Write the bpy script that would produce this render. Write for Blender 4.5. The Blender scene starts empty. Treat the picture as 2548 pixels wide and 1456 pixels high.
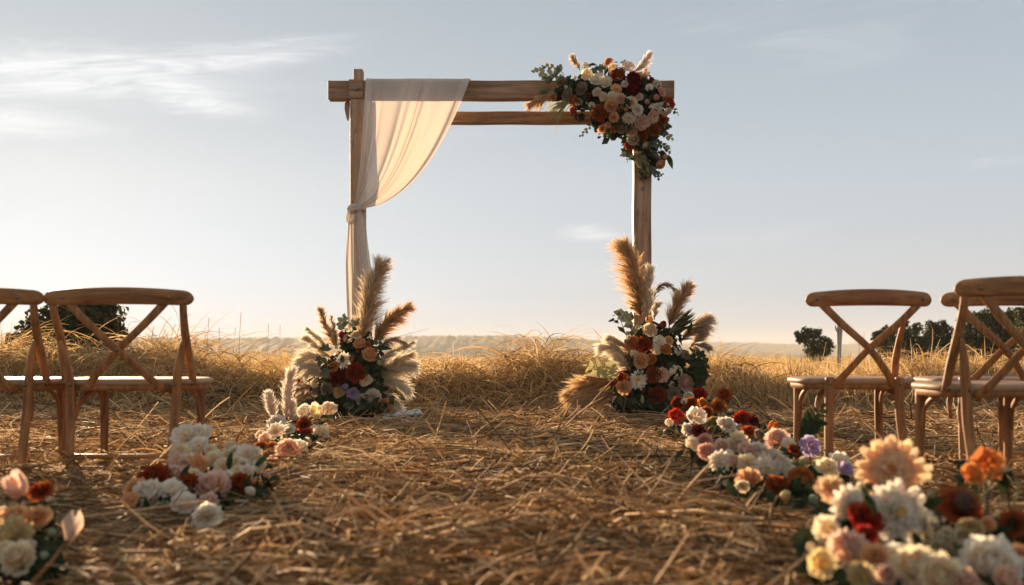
import bpy, math, random
import numpy as np
from mathutils import Vector, Matrix, Euler

rng = np.random.default_rng(7)
random.seed(7)
C = bpy.context.scene.collection
scene = bpy.context.scene
R = math.radians

# ------------------------------------------------------------------ camera
F = 2477.0      # focal length in units of the 2548 px wide picture
H = 0.60        # eye height
HY = 872.0      # picture row of the horizon


def P(px, py, Y):
    """world point seen at picture position (px, py) at distance Y"""
    return Vector(((px - 1274.0) * Y / F, Y, H - (py - HY) * Y / F))


cam = bpy.data.cameras.new('camera')
cam.sensor_width = 36.0
cam.lens = 36.0 * F / 2548.0
cam.shift_y = (HY - 728.0) / 2548.0
cam.clip_start = 0.05
cam.clip_end = 6000.0
cam.dof.use_dof = True
cam.dof.focus_distance = 8.6
cam.dof.aperture_fstop = 2.2
camo = bpy.data.objects.new('camera', cam)
camo.location = (0, 0, H)
camo.rotation_euler = (R(90), 0, 0)
C.objects.link(camo)
scene.camera = camo

# ------------------------------------------------------------------ light
SUN_AZ, SUN_EL = R(-27.0), R(11.5)
SD = Vector((math.sin(SUN_AZ) * math.cos(SUN_EL), math.cos(SUN_AZ) * math.cos(SUN_EL), math.sin(SUN_EL)))
sun = bpy.data.lights.new('sun', 'SUN')
sun.energy = 5.0
sun.angle = R(0.6)
sun.color = (1.0, 0.74, 0.47)
suno = bpy.data.objects.new('sun', sun)
suno.rotation_euler = (-SD).to_track_quat('-Z', 'Y').to_euler()
suno.location = SD * 50
C.objects.link(suno)

scene.view_settings.view_transform = 'Standard'
scene.view_settings.look = 'None'
scene.view_settings.exposure = 1.46
scene.view_settings.gamma = 1.0
scene.view_settings.use_curve_mapping = False
scene.render.engine = 'CYCLES'
scene.cycles.use_denoising = True
scene.cycles.max_bounces = 10
scene.cycles.diffuse_bounces = 4
scene.cycles.transparent_max_bounces = 12
scene.cycles.volume_bounces = 1
scene.cycles.sample_clamp_indirect = 6.0


class NT:
    """small helper for building node trees"""
    def __init__(self, tree):
        self.t = tree

    def n(self, kind, **kw):
        nd = self.t.nodes.new(kind)
        for k, v in kw.items():
            setattr(nd, k, v)
        return nd

    def put(self, sock, v):
        if isinstance(v, bpy.types.NodeSocket):
            self.t.links.new(v, sock)
        elif v is not None:
            if isinstance(v, (tuple, list)) and len(v) == 3 and len(sock.default_value) == 4:
                v = (*v, 1.0)
            sock.default_value = v

    def math(self, op, a, b=None, c=None, clamp=False):
        nd = self.n('ShaderNodeMath', operation=op, use_clamp=clamp)
        for i, v in enumerate((a, b, c)):
            if v is not None:
                self.put(nd.inputs[i], v)
        return nd.outputs[0]

    def mix(self, f, a, b, blend='MIX'):
        nd = self.n('ShaderNodeMix', data_type='RGBA', blend_type=blend)
        self.put(nd.inputs[0], f)
        self.put(nd.inputs[6], a)
        self.put(nd.inputs[7], b)
        return nd.outputs[2]

    def ramp(self, f, stops, interp='LINEAR'):
        nd = self.n('ShaderNodeValToRGB')
        cr = nd.color_ramp
        cr.interpolation = interp
        while len(cr.elements) < len(stops):
            cr.elements.new(0.5)
        for e, (p, c) in zip(cr.elements, stops):
            e.position = p
            e.color = (*c, 1.0) if isinstance(c, (tuple, list)) else (c, c, c, 1.0)
        self.put(nd.inputs[0], f)
        return nd.outputs[0]

    def noise(self, vec, scale, detail=4, rough=0.55, dist=0.0):
        nd = self.n('ShaderNodeTexNoise')
        nd.inputs['Scale'].default_value = scale
        nd.inputs['Detail'].default_value = detail
        nd.inputs['Roughness'].default_value = rough
        nd.inputs['Distortion'].default_value = dist
        if vec is not None:
            self.put(nd.inputs['Vector'], vec)
        return nd.outputs[0]

    def combine(self, x, y, z):
        nd = self.n('ShaderNodeCombineXYZ')
        for i, v in enumerate((x, y, z)):
            self.put(nd.inputs[i], v)
        return nd.outputs[0]


def make_world():
    w = bpy.data.worlds.new('World')
    scene.world = w
    w.use_nodes = True
    w.node_tree.nodes.clear()
    k = NT(w.node_tree)
    sky = k.n('ShaderNodeTexSky', sky_type='NISHITA')
    sky.sun_disc = False
    sky.sun_elevation = SUN_EL
    sky.sun_rotation = SUN_AZ
    sky.air_density = 1.0
    sky.dust_density = 0.4
    sky.ozone_density = 2.0
    tc = k.n('ShaderNodeTexCoord')
    d = tc.outputs['Generated']
    sep = k.n('ShaderNodeSeparateXYZ')
    k.put(sep.inputs[0], d)
    x, y, z = sep.outputs
    el = k.math('ARCSINE', z)
    az = k.math('ARCTAN2', x, y)
    # thin high veil: pale at the horizon, soft blue above
    eln = k.math('DIVIDE', el, R(90), clamp=True)
    veil = k.ramp(eln, [(0.0, (.47, .52, .585)), (0.05, (.52, .555, .60)), (0.11, (.48, .55, .61)),
                        (0.24, (.355, .425, .50)), (0.5, (.41, .435, .46)), (1.0, (.43, .44, .455))])
    cool = k.ramp(eln, [(0.0, (.58, .65, .74)), (0.045, (.595, .665, .745)), (0.10, (.575, .605, .635)), (0.15, (.45, .49, .515)), (0.24, (.345, .39, .42)), (0.5, (.41, .435, .46)), (1.0, (.43, .44, .455))])
    dot = k.n('ShaderNodeVectorMath', operation='DOT_PRODUCT')
    k.put(dot.inputs[0], d)
    dot.inputs[1].default_value = (math.sin(SUN_AZ) * .9976, math.cos(SUN_AZ) * .9976, .07)
    ang = k.math('ARCCOSINE', dot.outputs['Value'])
    g1 = k.math('EXPONENT', k.math('MULTIPLY', k.math('POWER', k.math('DIVIDE', ang, R(23)), 2.0), -1.0))
    g2 = k.math('EXPONENT', k.math('MULTIPLY', k.math('DIVIDE', ang, R(40)), -1.0))
    g3 = k.math('EXPONENT', k.math('MULTIPLY', k.math('POWER', k.math('DIVIDE', ang, R(32)), 2.0), -1.0))
    veil = k.mix(g3, veil, cool)
    glow = k.math('ADD', k.math('MULTIPLY', g1, 0.11), k.math('MULTIPLY', g2, 0.07))
    veil = k.mix(1.0, veil, k.mix(1.0, (1.0, 1.0, 1.0), k.combine(glow, glow, glow), 'MULTIPLY'), 'ADD')
    # cirrus: long streaks in azimuth / elevation
    tilt = k.math('ADD', el, k.math('MULTIPLY', az, -0.10))
    v1 = k.combine(k.math('MULTIPLY', az, 4.2), k.math('MULTIPLY', tilt, 22.0), 3.3)
    n1 = k.noise(v1, 1.0, 8, 0.60, 1.1)
    v2 = k.combine(k.math('MULTIPLY', az, 1.6), k.math('MULTIPLY', tilt, 7.0), 8.1)
    n2 = k.noise(v2, 1.0, 3, 0.5, 0.4)
    streak = k.ramp(n1, [(0.44, 0.0), (0.64, 1.0)], 'EASE')
    patch = k.ramp(n2, [(0.48, 0.0), (0.68, 1.0)], 'EASE')
    thin = k.math('MULTIPLY', k.math('MULTIPLY', streak, patch), 0.22)

    def bank(az0, el0, waz, wel, slope):
        da = k.math('SUBTRACT', az, R(az0))
        a = k.math('POWER', k.math('DIVIDE', da, R(waz)), 2.0)
        dl = k.math('SUBTRACT', k.math('SUBTRACT', el, R(el0)), k.math('MULTIPLY', da, slope))
        wob = k.math('MULTIPLY', k.math('SUBTRACT', n1, 0.5), R(3.0))
        b = k.math('POWER', k.math('DIVIDE', k.math('ADD', dl, wob), R(wel)), 2.0)
        return k.math('EXPONENT', k.math('MULTIPLY', k.math('ADD', a, b), -1.0))
    fine = k.noise(k.combine(k.math('MULTIPLY', az, 9.0), k.math('MULTIPLY', tilt, 60.0), 1.2), 1.0, 8, 0.62, 1.6)
    tex = k.ramp(fine, [(0.34, 0.25), (0.60, 1.0)])
    banks = bank(-26.0, 14.2, 9.5, 1.35, 0.02)
    banks = k.math('ADD', banks, bank(-15.5, 15.9, 5.5, 0.55, 0.16))
    banks = k.math('ADD', banks, k.math('MULTIPLY', bank(-27.5, 11.6, 4.5, 0.75, 0.0), 0.85))
    banks = k.math('ADD', banks, k.math('MULTIPLY', bank(-17.5, 13.5, 3.0, 0.5, -0.16), 0.8))
    banks = k.math('ADD', banks, bank(4.6, 6.7, 1.6, 0.34, -0.05))
    banks = k.math('ADD', banks, k.math('MULTIPLY', bank(26.5, 10.0, 2.6, 0.28, 0.12), 0.32))
    cl = k.math('MULTIPLY', banks, tex)
    cloud = k.math('MAXIMUM', thin, k.ramp(cl, [(.06, 0.0), (.45, .34), (.95, .78)], 'LINEAR'))
    cloudcol = k.mix(g2, (.74, .735, .735), (1.02, 1.03, 1.05))
    veil = k.mix(cloud, veil, cloudcol)
    ten = k.mix(1.0, veil, (7.7, 7.7, 7.7), 'MULTIPLY')
    skycol = k.mix(0.955, sky.outputs[0], ten)
    bg = k.n('ShaderNodeBackground')
    bg.inputs['Strength'].default_value = 0.05
    k.put(bg.inputs['Color'], skycol)
    out = k.n('ShaderNodeOutputWorld')
    k.put(out.inputs[0], bg.outputs[0])


make_world()

# ------------------------------------------------------------------ materials
def mat(name):
    m = bpy.data.materials.new(name)
    m.use_nodes = True
    m.node_tree.nodes.clear()
    return m, NT(m.node_tree)


def finish(m, k, shader):
    out = k.n('ShaderNodeOutputMaterial')
    k.put(out.inputs['Surface'], shader)
    return m


def bsdf(k, col, rough=0.6, normal=None, spec=0.3):
    b = k.n('ShaderNodeBsdfPrincipled')
    k.put(b.inputs['Base Color'], col)
    k.put(b.inputs['Roughness'], rough)
    b.inputs['Specular IOR Level'].default_value = spec
    if normal is not None:
        k.put(b.inputs['Normal'], normal)
    return b.outputs[0]


def leafy(k, col, trans, rough=0.6, spec=0.25, tcol=None):
    b = bsdf(k, col, rough, None, spec)
    t = k.n('ShaderNodeBsdfTranslucent')
    k.put(t.inputs[0], tcol if tcol is not None else col)
    mx = k.n('ShaderNodeMixShader')
    mx.inputs[0].default_value = trans
    k.put(mx.inputs[1], b)
    k.put(mx.inputs[2], t.outputs[0])
    return mx.outputs[0]


def island_mat(name, stops, trans=0.3, rough=0.6, spec=0.25):
    """one colour per strand / leaf, drawn from the stops"""
    m, k = mat(name)
    g = k.n('ShaderNodeNewGeometry')
    col = k.ramp(g.outputs['Random Per Island'], stops)
    oi = k.n('ShaderNodeTexCoord')
    n = k.noise(oi.outputs['Object'], 2.3, 3)
    col = k.mix(0.7, col, k.ramp(n, [(.32, .55), (.68, 1.30)]), 'MULTIPLY')
    return finish(m, k, leafy(k, col, trans, rough, spec))


M = {}
M['straw'] = island_mat('straw', [(0, (.13, .062, .024)), (.3, (.31, .17, .066)), (.65, (.54, .33, .145)), (1, (.80, .60, .36))], .26, .7, .2)
M['hay'] = island_mat('hay', [(0, (.24, .13, .045)), (.35, (.45, .265, .10)), (.75, (.66, .44, .19)), (1, (.78, .60, .33))], .45, .7, .15)
M['field'] = island_mat('field', [(0, (.36, .215, .08)), (.4, (.54, .35, .14)), (1, (.70, .50, .25))], .48, .7, .1)
M['leaf'] = island_mat('leaf', [(0, (.014, .022, .008)), (.6, (.026, .040, .013)), (1, (.065, .075, .026))], .22, .6, .12)
M['eucalyptus'] = island_mat('eucalyptus', [(0, (.075, .085, .05)), (1, (.14, .15, .09))], .25, .6, .15)
M['palegreen'] = island_mat('palegreen', [(0, (.26, .24, .08)), (1, (.54, .47, .22))], .4, .6, .15)
M['drygreen'] = island_mat('drygreen', [(0, (.13, .12, .04)), (1, (.28, .22, .09))], .3, .5)
M['shrub'] = island_mat('shrub', [(0, (.024, .030, .009)), (.6, (.045, .053, .015)), (1, (.11, .105, .03))], .34, .6, .15)
M['bark'] = island_mat('bark', [(0, (.10, .07, .045)), (1, (.13, .09, .06))], .0, .8)


def petal_mat(name, col):
    m, k = mat(name)
    a = k.n('ShaderNodeAttribute', attribute_name='tip')
    oi = k.n('ShaderNodeObjectInfo')
    h = k.n('ShaderNodeHueSaturation')
    h.inputs['Color'].default_value = (*col, 1)
    k.put(h.inputs['Hue'], k.math('ADD', k.math('MULTIPLY', oi.outputs['Random'], 0.03), 0.485))
    k.put(h.inputs['Value'], k.math('ADD', k.math('MULTIPLY', oi.outputs['Random'], 0.22), 0.89))
    c0 = h.outputs[0]
    base = k.mix(1.0, c0, (1.0, .80, .58), 'MULTIPLY')
    c1 = k.mix(k.math('MULTIPLY', a.outputs['Fac'], 1.3, clamp=True), base, c0)
    tc = k.n('ShaderNodeTexCoord')
    n = k.noise(tc.outputs['Object'], 5.0, 4)
    c1 = k.mix(1.0, c1, k.ramp(n, [(.3, .82), (.7, 1.06)]), 'MULTIPLY')
    return finish(m, k, leafy(k, c1, .48, .65, .08))


COL = dict(white=(.86, .78, .64), cream=(.84, .70, .48), yellow=(.70, .54, .27), blush=(.82, .57, .43), pink=(.76, .42, .32),
           peach=(.82, .48, .24), apricot=(.86, .60, .36), orange=(.62, .24, .065), rust=(.36, .075, .020), red=(.42, .042, .018), dark=(.19, .024, .013),
           taupe=(.36, .28, .20), olive=(.27, .19, .07), lilac=(.52, .40, .60), pale=(.50, .54, .36))
PM = {c: petal_mat('petal_' + c, v) for c, v in COL.items()}
M['centre'] = island_mat('flower_centre', [(0, (.42, .26, .05)), (1, (.62, .40, .09))], 0, .7)
M['darkcentre'] = island_mat('dark_centre', [(0, (.05, .02, .012)), (1, (.09, .035, .015))], 0, .7)


def plume_mat(name, a, b, trans=.58):
    m, k = mat(name)
    t = k.n('ShaderNodeAttribute', attribute_name='tip')
    g = k.n('ShaderNodeNewGeometry')
    col = k.mix(t.outputs['Fac'], a, b)
    col = k.mix(1.0, col, k.ramp(g.outputs['Random Per Island'], [(0, .72), (1, 1.15)]), 'MULTIPLY')
    return finish(m, k, leafy(k, col, trans, .7, .1))


PL = dict(tan=plume_mat('plume_tan', (.58, .40, .22), (.84, .66, .44)), brown=plume_mat('plume_brown', (.50, .28, .11), (.78, .54, .29)),
          cream=plume_mat('plume_cream', (.82, .68, .48), (.90, .82, .66)), grey=plume_mat('plume_grey', (.46, .33, .21), (.68, .53, .38)),
          pink=plume_mat('plume_pink', (.88, .70, .56), (.92, .82, .70)))


def wood_mat(name, dark, light, scale=1.0, rough=.6, axis=2, spec=.3, bump=.25, knots=True):
    m, k = mat(name)
    tc = k.n('ShaderNodeTexCoord')
    mp = k.n('ShaderNodeMapping')
    k.put(mp.inputs['Vector'], tc.outputs['Object'])
    s = [26.0 * scale] * 3
    s[axis] = 1.3 * scale
    mp.inputs['Scale'].default_value = s
    oi = k.n('ShaderNodeObjectInfo')
    off = k.combine(k.math('MULTIPLY', oi.outputs['Random'], 13.0), k.math('MULTIPLY', oi.outputs['Random'], 7.0), k.math('MULTIPLY', oi.outputs['Random'], 5.0))
    k.put(mp.inputs['Location'], off)
    n = k.noise(mp.outputs[0], 1.0, 6, .6, .6)
    n2 = k.noise(tc.outputs['Object'], 3.0 * scale, 3)
    col = k.ramp(n, [(.30, dark), (.48, tuple((a + b) / 2 for a, b in zip(dark, light))), (.68, light)])
    col = k.mix(1.0, col, k.ramp(n2, [(.3, .74), (.7, 1.15)]), 'MULTIPLY')
    hgt = n
    if knots:
        mk = k.n('ShaderNodeMapping')
        k.put(mk.inputs['Vector'], tc.outputs['Object'])
        sk = [9.0] * 3
        sk[axis] = 3.0
        mk.inputs['Scale'].default_value = sk
        k.put(mk.inputs['Location'], off)
        vo = k.n('ShaderNodeTexVoronoi', feature='F1')
        k.put(vo.inputs['Vector'], mk.outputs[0])
        vo.inputs['Scale'].default_value = 1.0
        kn = k.ramp(vo.outputs['Distance'], [(.05, 1.0), (.17, 0.0)])
        col = k.mix(k.math('MULTIPLY', kn, .75), col, (.085, .04, .018))
        crk = k.noise(mp.outputs[0], .55, 2, .4, 2.0)
        cr = k.ramp(crk, [(.485, 0.0), (.497, 1.0), (.505, 1.0), (.517, 0.0)])
        col = k.mix(k.math('MULTIPLY', cr, .45), col, (.06, .032, .016))
    bp = k.n('ShaderNodeBump')
    bp.inputs['Strength'].default_value = bump
    bp.inputs['Distance'].default_value = .004
    k.put(bp.inputs['Height'], hgt)
    return finish(m, k, bsdf(k, col, rough, bp.outputs[0], spec))


M['timber_x'] = wood_mat('timber_lengthways', (.17, .085, .042), (.44, .26, .14), axis=0, bump=.5)
M['timber_z'] = wood_mat('timber_upright', (.24, .13, .068), (.52, .33, .19), axis=2, bump=.5)
M['chair'] = wood_mat('chair_wood', (.155, .060, .018), (.44, .195, .062), scale=1.6, rough=.52, spec=.28, bump=.22, knots=False)
M['chair_x'] = wood_mat('chair_wood_lengthways', (.155, .060, .018), (.44, .195, .062), scale=1.6, rough=.52, axis=0, spec=.28, bump=.22, knots=False)
M['seat'] = wood_mat('seat_wood', (.26, .15, .08), (.46, .30, .18), scale=1.6, rough=.55, axis=0, spec=.25, bump=.08, knots=False)
M['oldpost'] = wood_mat('weathered_wood', (.22, .20, .17), (.42, .40, .35), axis=2, rough=.85, knots=False)
m, k = mat('bolt_metal')
b = k.n('ShaderNodeBsdfPrincipled')
b.inputs['Base Color'].default_value = (.22, .17, .13, 1)
b.inputs['Metallic'].default_value = 1.0
b.inputs['Roughness'].default_value = .38
M['metal'] = finish(m, k, b.outputs[0])

m, k = mat('sheer_cloth')
tc = k.n('ShaderNodeTexCoord')
wv = k.noise(tc.outputs['Object'], 7.0, 3)
cc = k.mix(1.0, (.84, .76, .66), k.ramp(wv, [(.3, .92), (.7, 1.05)]), 'MULTIPLY')
sh = leafy(k, cc, .44, .8, .1, (.60, .48, .375))
tr = k.n('ShaderNodeBsdfTransparent')
tr.inputs[0].default_value = (1, .96, .90, 1)
mx = k.n('ShaderNodeMixShader')
lw = k.n('ShaderNodeLayerWeight')
lw.inputs[0].default_value = .35
k.put(mx.inputs[0], k.math('ADD', k.math('MULTIPLY', lw.outputs['Facing'], .25), .86, clamp=True))
k.put(mx.inputs[1], tr.outputs[0])
k.put(mx.inputs[2], sh)
M['cloth'] = finish(m, k, mx.outputs[0])
m, k = mat('white_satin')
M['satin'] = finish(m, k, leafy(k, (.70, .68, .68), .25, .4, .3))

m, k = mat('soil')
tc = k.n('ShaderNodeTexCoord')
n1 = k.noise(tc.outputs['Object'], 1.7, 6, .6)
n2 = k.noise(tc.outputs['Object'], 26.0, 6, .65)
col = k.ramp(n1, [(.3, (.045, .024, .011)), (.7, (.100, .055, .024))])
col = k.mix(1.0, col, k.ramp(n2, [(.3, .45), (.7, 1.5)]), 'MULTIPLY')
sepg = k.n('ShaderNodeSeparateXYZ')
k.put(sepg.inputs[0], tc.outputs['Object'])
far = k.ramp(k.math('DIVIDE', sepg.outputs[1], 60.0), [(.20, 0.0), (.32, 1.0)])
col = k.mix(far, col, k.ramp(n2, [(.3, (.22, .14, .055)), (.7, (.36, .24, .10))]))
bp = k.n('ShaderNodeBump')
bp.inputs['Strength'].default_value = .8
bp.inputs['Distance'].default_value = .02
k.put(bp.inputs['Height'], n2)
M['soil'] = finish(m, k, bsdf(k, col, .9, bp.outputs[0], .15))

m, k = mat('wooded_hill')
tc = k.n('ShaderNodeTexCoord')
n1 = k.noise(tc.outputs['Object'], .05, 6, .6)
n2 = k.noise(tc.outputs['Object'], .30, 4, .6)
col = k.ramp(n1, [(.35, (.085, .066, .032)), (.6, (.16, .115, .055))])
col = k.mix(1.0, col, k.ramp(n2, [(.3, .6), (.7, 1.35)]), 'MULTIPLY')
M['hill'] = finish(m, k, bsdf(k, col, .9, None, .1))

# ------------------------------------------------------------------ mesh helpers
def link(name, me, m, parent=None, loc=None):
    o = bpy.data.objects.new(name, me)
    C.objects.link(o)
    if m is not None and not me.materials:
        me.materials.append(m)
    if parent is not None:
        o.parent = parent
    if loc is not None:
        o.location = loc
    return o


def tag(o, label, cat, group=None):
    o['label'] = label
    o['category'] = cat
    if group:
        o['group'] = group
    return o


def empty(name, loc, label, cat, group=None):
    o = bpy.data.objects.new(name, None)
    o.empty_display_size = .1
    o.location = loc
    C.objects.link(o)
    return tag(o, label, cat, group)


def np_mesh(name, verts, faces, tip=None, smooth=False):
    """verts (V,3); faces (N,k) integer array"""
    me = bpy.data.meshes.new(name)
    verts = np.asarray(verts, dtype=np.float32)
    faces = np.asarray(faces, dtype=np.int32)
    me.vertices.add(len(verts))
    me.vertices.foreach_set('co', verts.ravel())
    nf, kk = faces.shape
    me.loops.add(nf * kk)
    me.polygons.add(nf)
    me.loops.foreach_set('vertex_index', faces.ravel())
    me.polygons.foreach_set('loop_start', np.arange(0, nf * kk, kk, dtype=np.int32))
    if smooth:
        me.polygons.foreach_set('use_smooth', np.ones(nf, dtype=bool))
    if tip is not None:
        at = me.attributes.new('tip', 'FLOAT', 'POINT')
        at.data.foreach_set('value', np.asarray(tip, dtype=np.float32).ravel())
    me.update(calc_edges=True)
    return me


def unit(v):
    return v / np.maximum(np.linalg.norm(v, axis=-1, keepdims=True), 1e-9)


def ribbons(path, width, side=None, taper=True):
    """path (N,K,3), width (N,), flat strips; returns verts, quads, tip"""
    N, K, _ = path.shape
    tan = unit(np.gradient(path, axis=1))
    if side is None:
        side = rng.normal(size=(N, 1, 3))
    sv = unit(np.cross(tan, side))
    t = np.linspace(0, 1, K)
    prof = (1 - .85 * t ** 2) if taper else np.ones(K)
    off = sv * (width[:, None] * prof[None, :])[:, :, None] * .5
    v = np.stack([path - off, path + off], axis=2)
    base = (np.arange(N) * K * 2)[:, None] + (np.arange(K - 1) * 2)[None, :]
    f = np.stack([base, base + 1, base + 3, base + 2], axis=-1).reshape(-1, 4)
    tip = np.broadcast_to(t[None, :, None], (N, K, 2)).ravel()
    return v.reshape(-1, 3), f, tip


def tubes(path, rad, sides=3, prof=None):
    N, K, _ = path.shape
    tan = unit(np.gradient(path, axis=1))
    ref = rng.normal(size=(N, 1, 3))
    a = unit(np.cross(tan, ref))
    b = np.cross(tan, a)
    t = np.linspace(0, 1, K)
    pr = np.ones(K) if prof is None else np.asarray(prof)
    r = rad[:, None] * pr[None, :]
    ring = []
    for s in range(sides):
        th = 2 * math.pi * s / sides
        ring.append(path + (a * math.cos(th) + b * math.sin(th)) * r[:, :, None])
    v = np.stack(ring, axis=2)
    base = ((np.arange(N) * K)[:, None] + np.arange(K - 1)[None, :]) * sides
    fs = []
    for s in range(sides):
        s2 = (s + 1) % sides
        fs.append(np.stack([base + s, base + s2, base + sides + s2, base + sides + s], axis=-1))
    f = np.stack(fs, axis=2).reshape(-1, 4)
    tip = np.broadcast_to(t[None, :, None], (N, K, sides)).ravel()
    return v.reshape(-1, 3), f, tip


def merge(*parts):
    vs, fs, ts, o = [], [], [], 0
    for v, f, t in parts:
        vs.append(v); fs.append(f + o); ts.append(t)
        o += len(v)
    return np.concatenate(vs), np.concatenate(fs), np.concatenate(ts)


def tube_along(pts, radii, sides=10, flat=1.0, flat_axis=None, cap=True):
    """one smooth tapered bar through pts; flat < 1 squashes it along flat_axis. Returns verts, faces (python lists)"""
    pts = [Vector(p) for p in pts]
    n = len(pts)
    verts, faces = [], []
    ref = Vector(flat_axis) if flat_axis is not None else Vector((0.13, 1, 0.07))
    for i, p in enumerate(pts):
        tg = (pts[min(i + 1, n - 1)] - pts[max(i - 1, 0)]).normalized()
        b = (ref - tg * ref.dot(tg))
        if b.length < 1e-4:
            b = tg.orthogonal()
        b.normalize()
        a = tg.cross(b)
        r = radii[i] if isinstance(radii, (list, tuple)) else radii
        for s in range(sides):
            th = 2 * math.pi * (s + .5) / sides
            verts.append(p + a * (math.cos(th) * r) + b * (math.sin(th) * r * flat))
    for i in range(n - 1):
        for s in range(sides):
            s2 = (s + 1) % sides
            faces.append((i * sides + s, i * sides + s2, (i + 1) * sides + s2, (i + 1) * sides + s))
    if cap:
        faces.append(tuple(range(sides - 1, -1, -1)))
        faces.append(tuple((n - 1) * sides + s for s in range(sides)))
    return verts, faces


def py_mesh(name, verts, faces, smooth=True):
    me = bpy.data.meshes.new(name)
    me.from_pydata([tuple(v) for v in verts], [], faces)
    if smooth:
        me.polygons.foreach_set('use_smooth', [True] * len(me.polygons))
    me.update()
    return me


def bez(p, s):
    u = 1 - s
    return [u ** 3 * a + 3 * u * u * s * b + 3 * u * s * s * c + s ** 3 * d for a, b, c, d in zip(*p)]


def spline(pts, n):
    """Catmull-Rom through pts, n samples"""
    pts = [Vector(p) for p in pts]
    pp = [pts[0] * 2 - pts[1]] + pts + [pts[-1] * 2 - pts[-2]]
    out = []
    m_ = len(pts) - 1
    for i in range(n):
        t = i / (n - 1) * m_
        j = min(int(t), m_ - 1)
        u = t - j
        a, b_, c_, d_ = pp[j], pp[j + 1], pp[j + 2], pp[j + 3]
        out.append(.5 * ((2 * b_) + (c_ - a) * u + (2 * a - 5 * b_ + 4 * c_ - d_) * u * u + (3 * b_ - a - 3 * c_ + d_) * u ** 3))
    return out


def box_mesh(name, x0, x1, y0, y1, z0, z1, bev=.006, seg_axis=2, wob=.0025):
    """a sawn timber: bevelled, with slightly uneven faces"""
    import bmesh
    bm = bmesh.new()
    bmesh.ops.create_cube(bm, size=1.0)
    bmesh.ops.scale(bm, vec=(x1 - x0, y1 - y0, z1 - z0), verts=bm.verts)
    bmesh.ops.translate(bm, vec=((x0 + x1) / 2, (y0 + y1) / 2, (z0 + z1) / 2), verts=bm.verts)
    ln = (x1 - x0, y1 - y0, z1 - z0)[seg_axis]
    ed = [e for e in bm.edges if abs((e.verts[0].co - e.verts[1].co)[seg_axis]) > ln * .9]
    cuts = max(1, int(ln / .12))
    bmesh.ops.subdivide_edges(bm, edges=ed, cuts=cuts, use_grid_fill=True)
    for v in bm.verts:
        h = math.sin(v.co[seg_axis] * 9.1 + x0 * 17 + z0) * wob
        for ax in range(3):
            if ax != seg_axis:
                v.co[ax] += h * (1 if ax else -.7)
    be = [e for e in bm.edges if e.calc_face_angle(0) > .8]
    bmesh.ops.bevel(bm, geom=be, offset=bev, segments=2, affect='EDGES', profile=.6)
    me = bpy.data.meshes.new(name)
    bm.to_mesh(me)
    bm.free()
    return me


# ------------------------------------------------------------------ the lie of the land
_gd = rng.normal(size=(10, 2)); _gp = rng.uniform(0, 6.28, 10)


def bumps(x, y):
    h = 0
    for i in range(10):
        fr = 1.1 + i * .75
        a = i * 2.4
        h = h + np.sin((x * math.cos(a) + y * math.sin(a)) * fr + _gp[i]) / (1.5 + i)
    return h


def sstep(a, b, t):
    t = np.clip((t - a) / (b - a), 0, 1)
    return t * t * (3 - 2 * t)


def bank(x, y):
    """height of the windrow of cut hay behind the arch"""
    top = .315 + .06 * np.sin(x * 1.25 + 1.0) + .06 * np.sin(x * 3.1 + .4) + .04 * np.sin(x * 6.3) + .09 * sstep(-1.2, -3.0, x) - .05 * sstep(1.6, 3.0, x)
    yc = 10.55 + .22 * np.sin(x * .9) + .12 * np.sin(x * 2.7)
    front = np.exp(-np.clip(yc - y, 0, None) ** 2 / (2 * .42 ** 2))
    back = np.exp(-np.clip(y - yc, 0, None) ** 2 / (2 * .9 ** 2))
    return np.clip(top, .20, None) * front * back


def ground(x, y):
    g = .022 * bumps(x, y) * sstep(60, 20, y)
    g = g + .75 * bank(x, y)
    g = g - 4.2 * sstep(48, 120, y) - .0015 * np.clip(y - 48, 0, 72) ** 1.0
    return g


def gz(x, y):
    return float(ground(np.array([float(x)]), np.array([float(y)]))[0])

# ------------------------------------------------------------------ setting
def structure(o):
    o['kind'] = 'structure'
    return o


def stuff(o, label=None, cat=None):
    o['kind'] = 'stuff'
    if label:
        o['label'] = label
    if cat:
        o['category'] = cat
    return o


def grid_faces(nr, nc):
    i = np.arange(nr - 1)[:, None] * nc + np.arange(nc - 1)[None, :]
    return np.stack([i, i + 1, i + nc + 1, i + nc], -1).reshape(-1, 4)


# ground: one sheet, fine near the camera, coarse towards the horizon
yr = np.concatenate([np.linspace(-30, 1.5, 12), np.arange(1.6, 14, .07), 14 * (1700 / 14) ** np.linspace(.01, 1, 70)])
u = np.linspace(-1, 1, 281)
u = np.sign(u) * np.abs(u) ** 1.5
YY = np.repeat(yr[:, None], len(u), 1)
XX = u[None, :] * (9 + .74 * np.abs(YY))
ZZ = ground(XX, YY)
me = np_mesh('ground', np.stack([XX, YY, ZZ], -1).reshape(-1, 3), grid_faces(len(yr), len(u)), smooth=True)
structure(link('ground', me, M['soil']))

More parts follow.
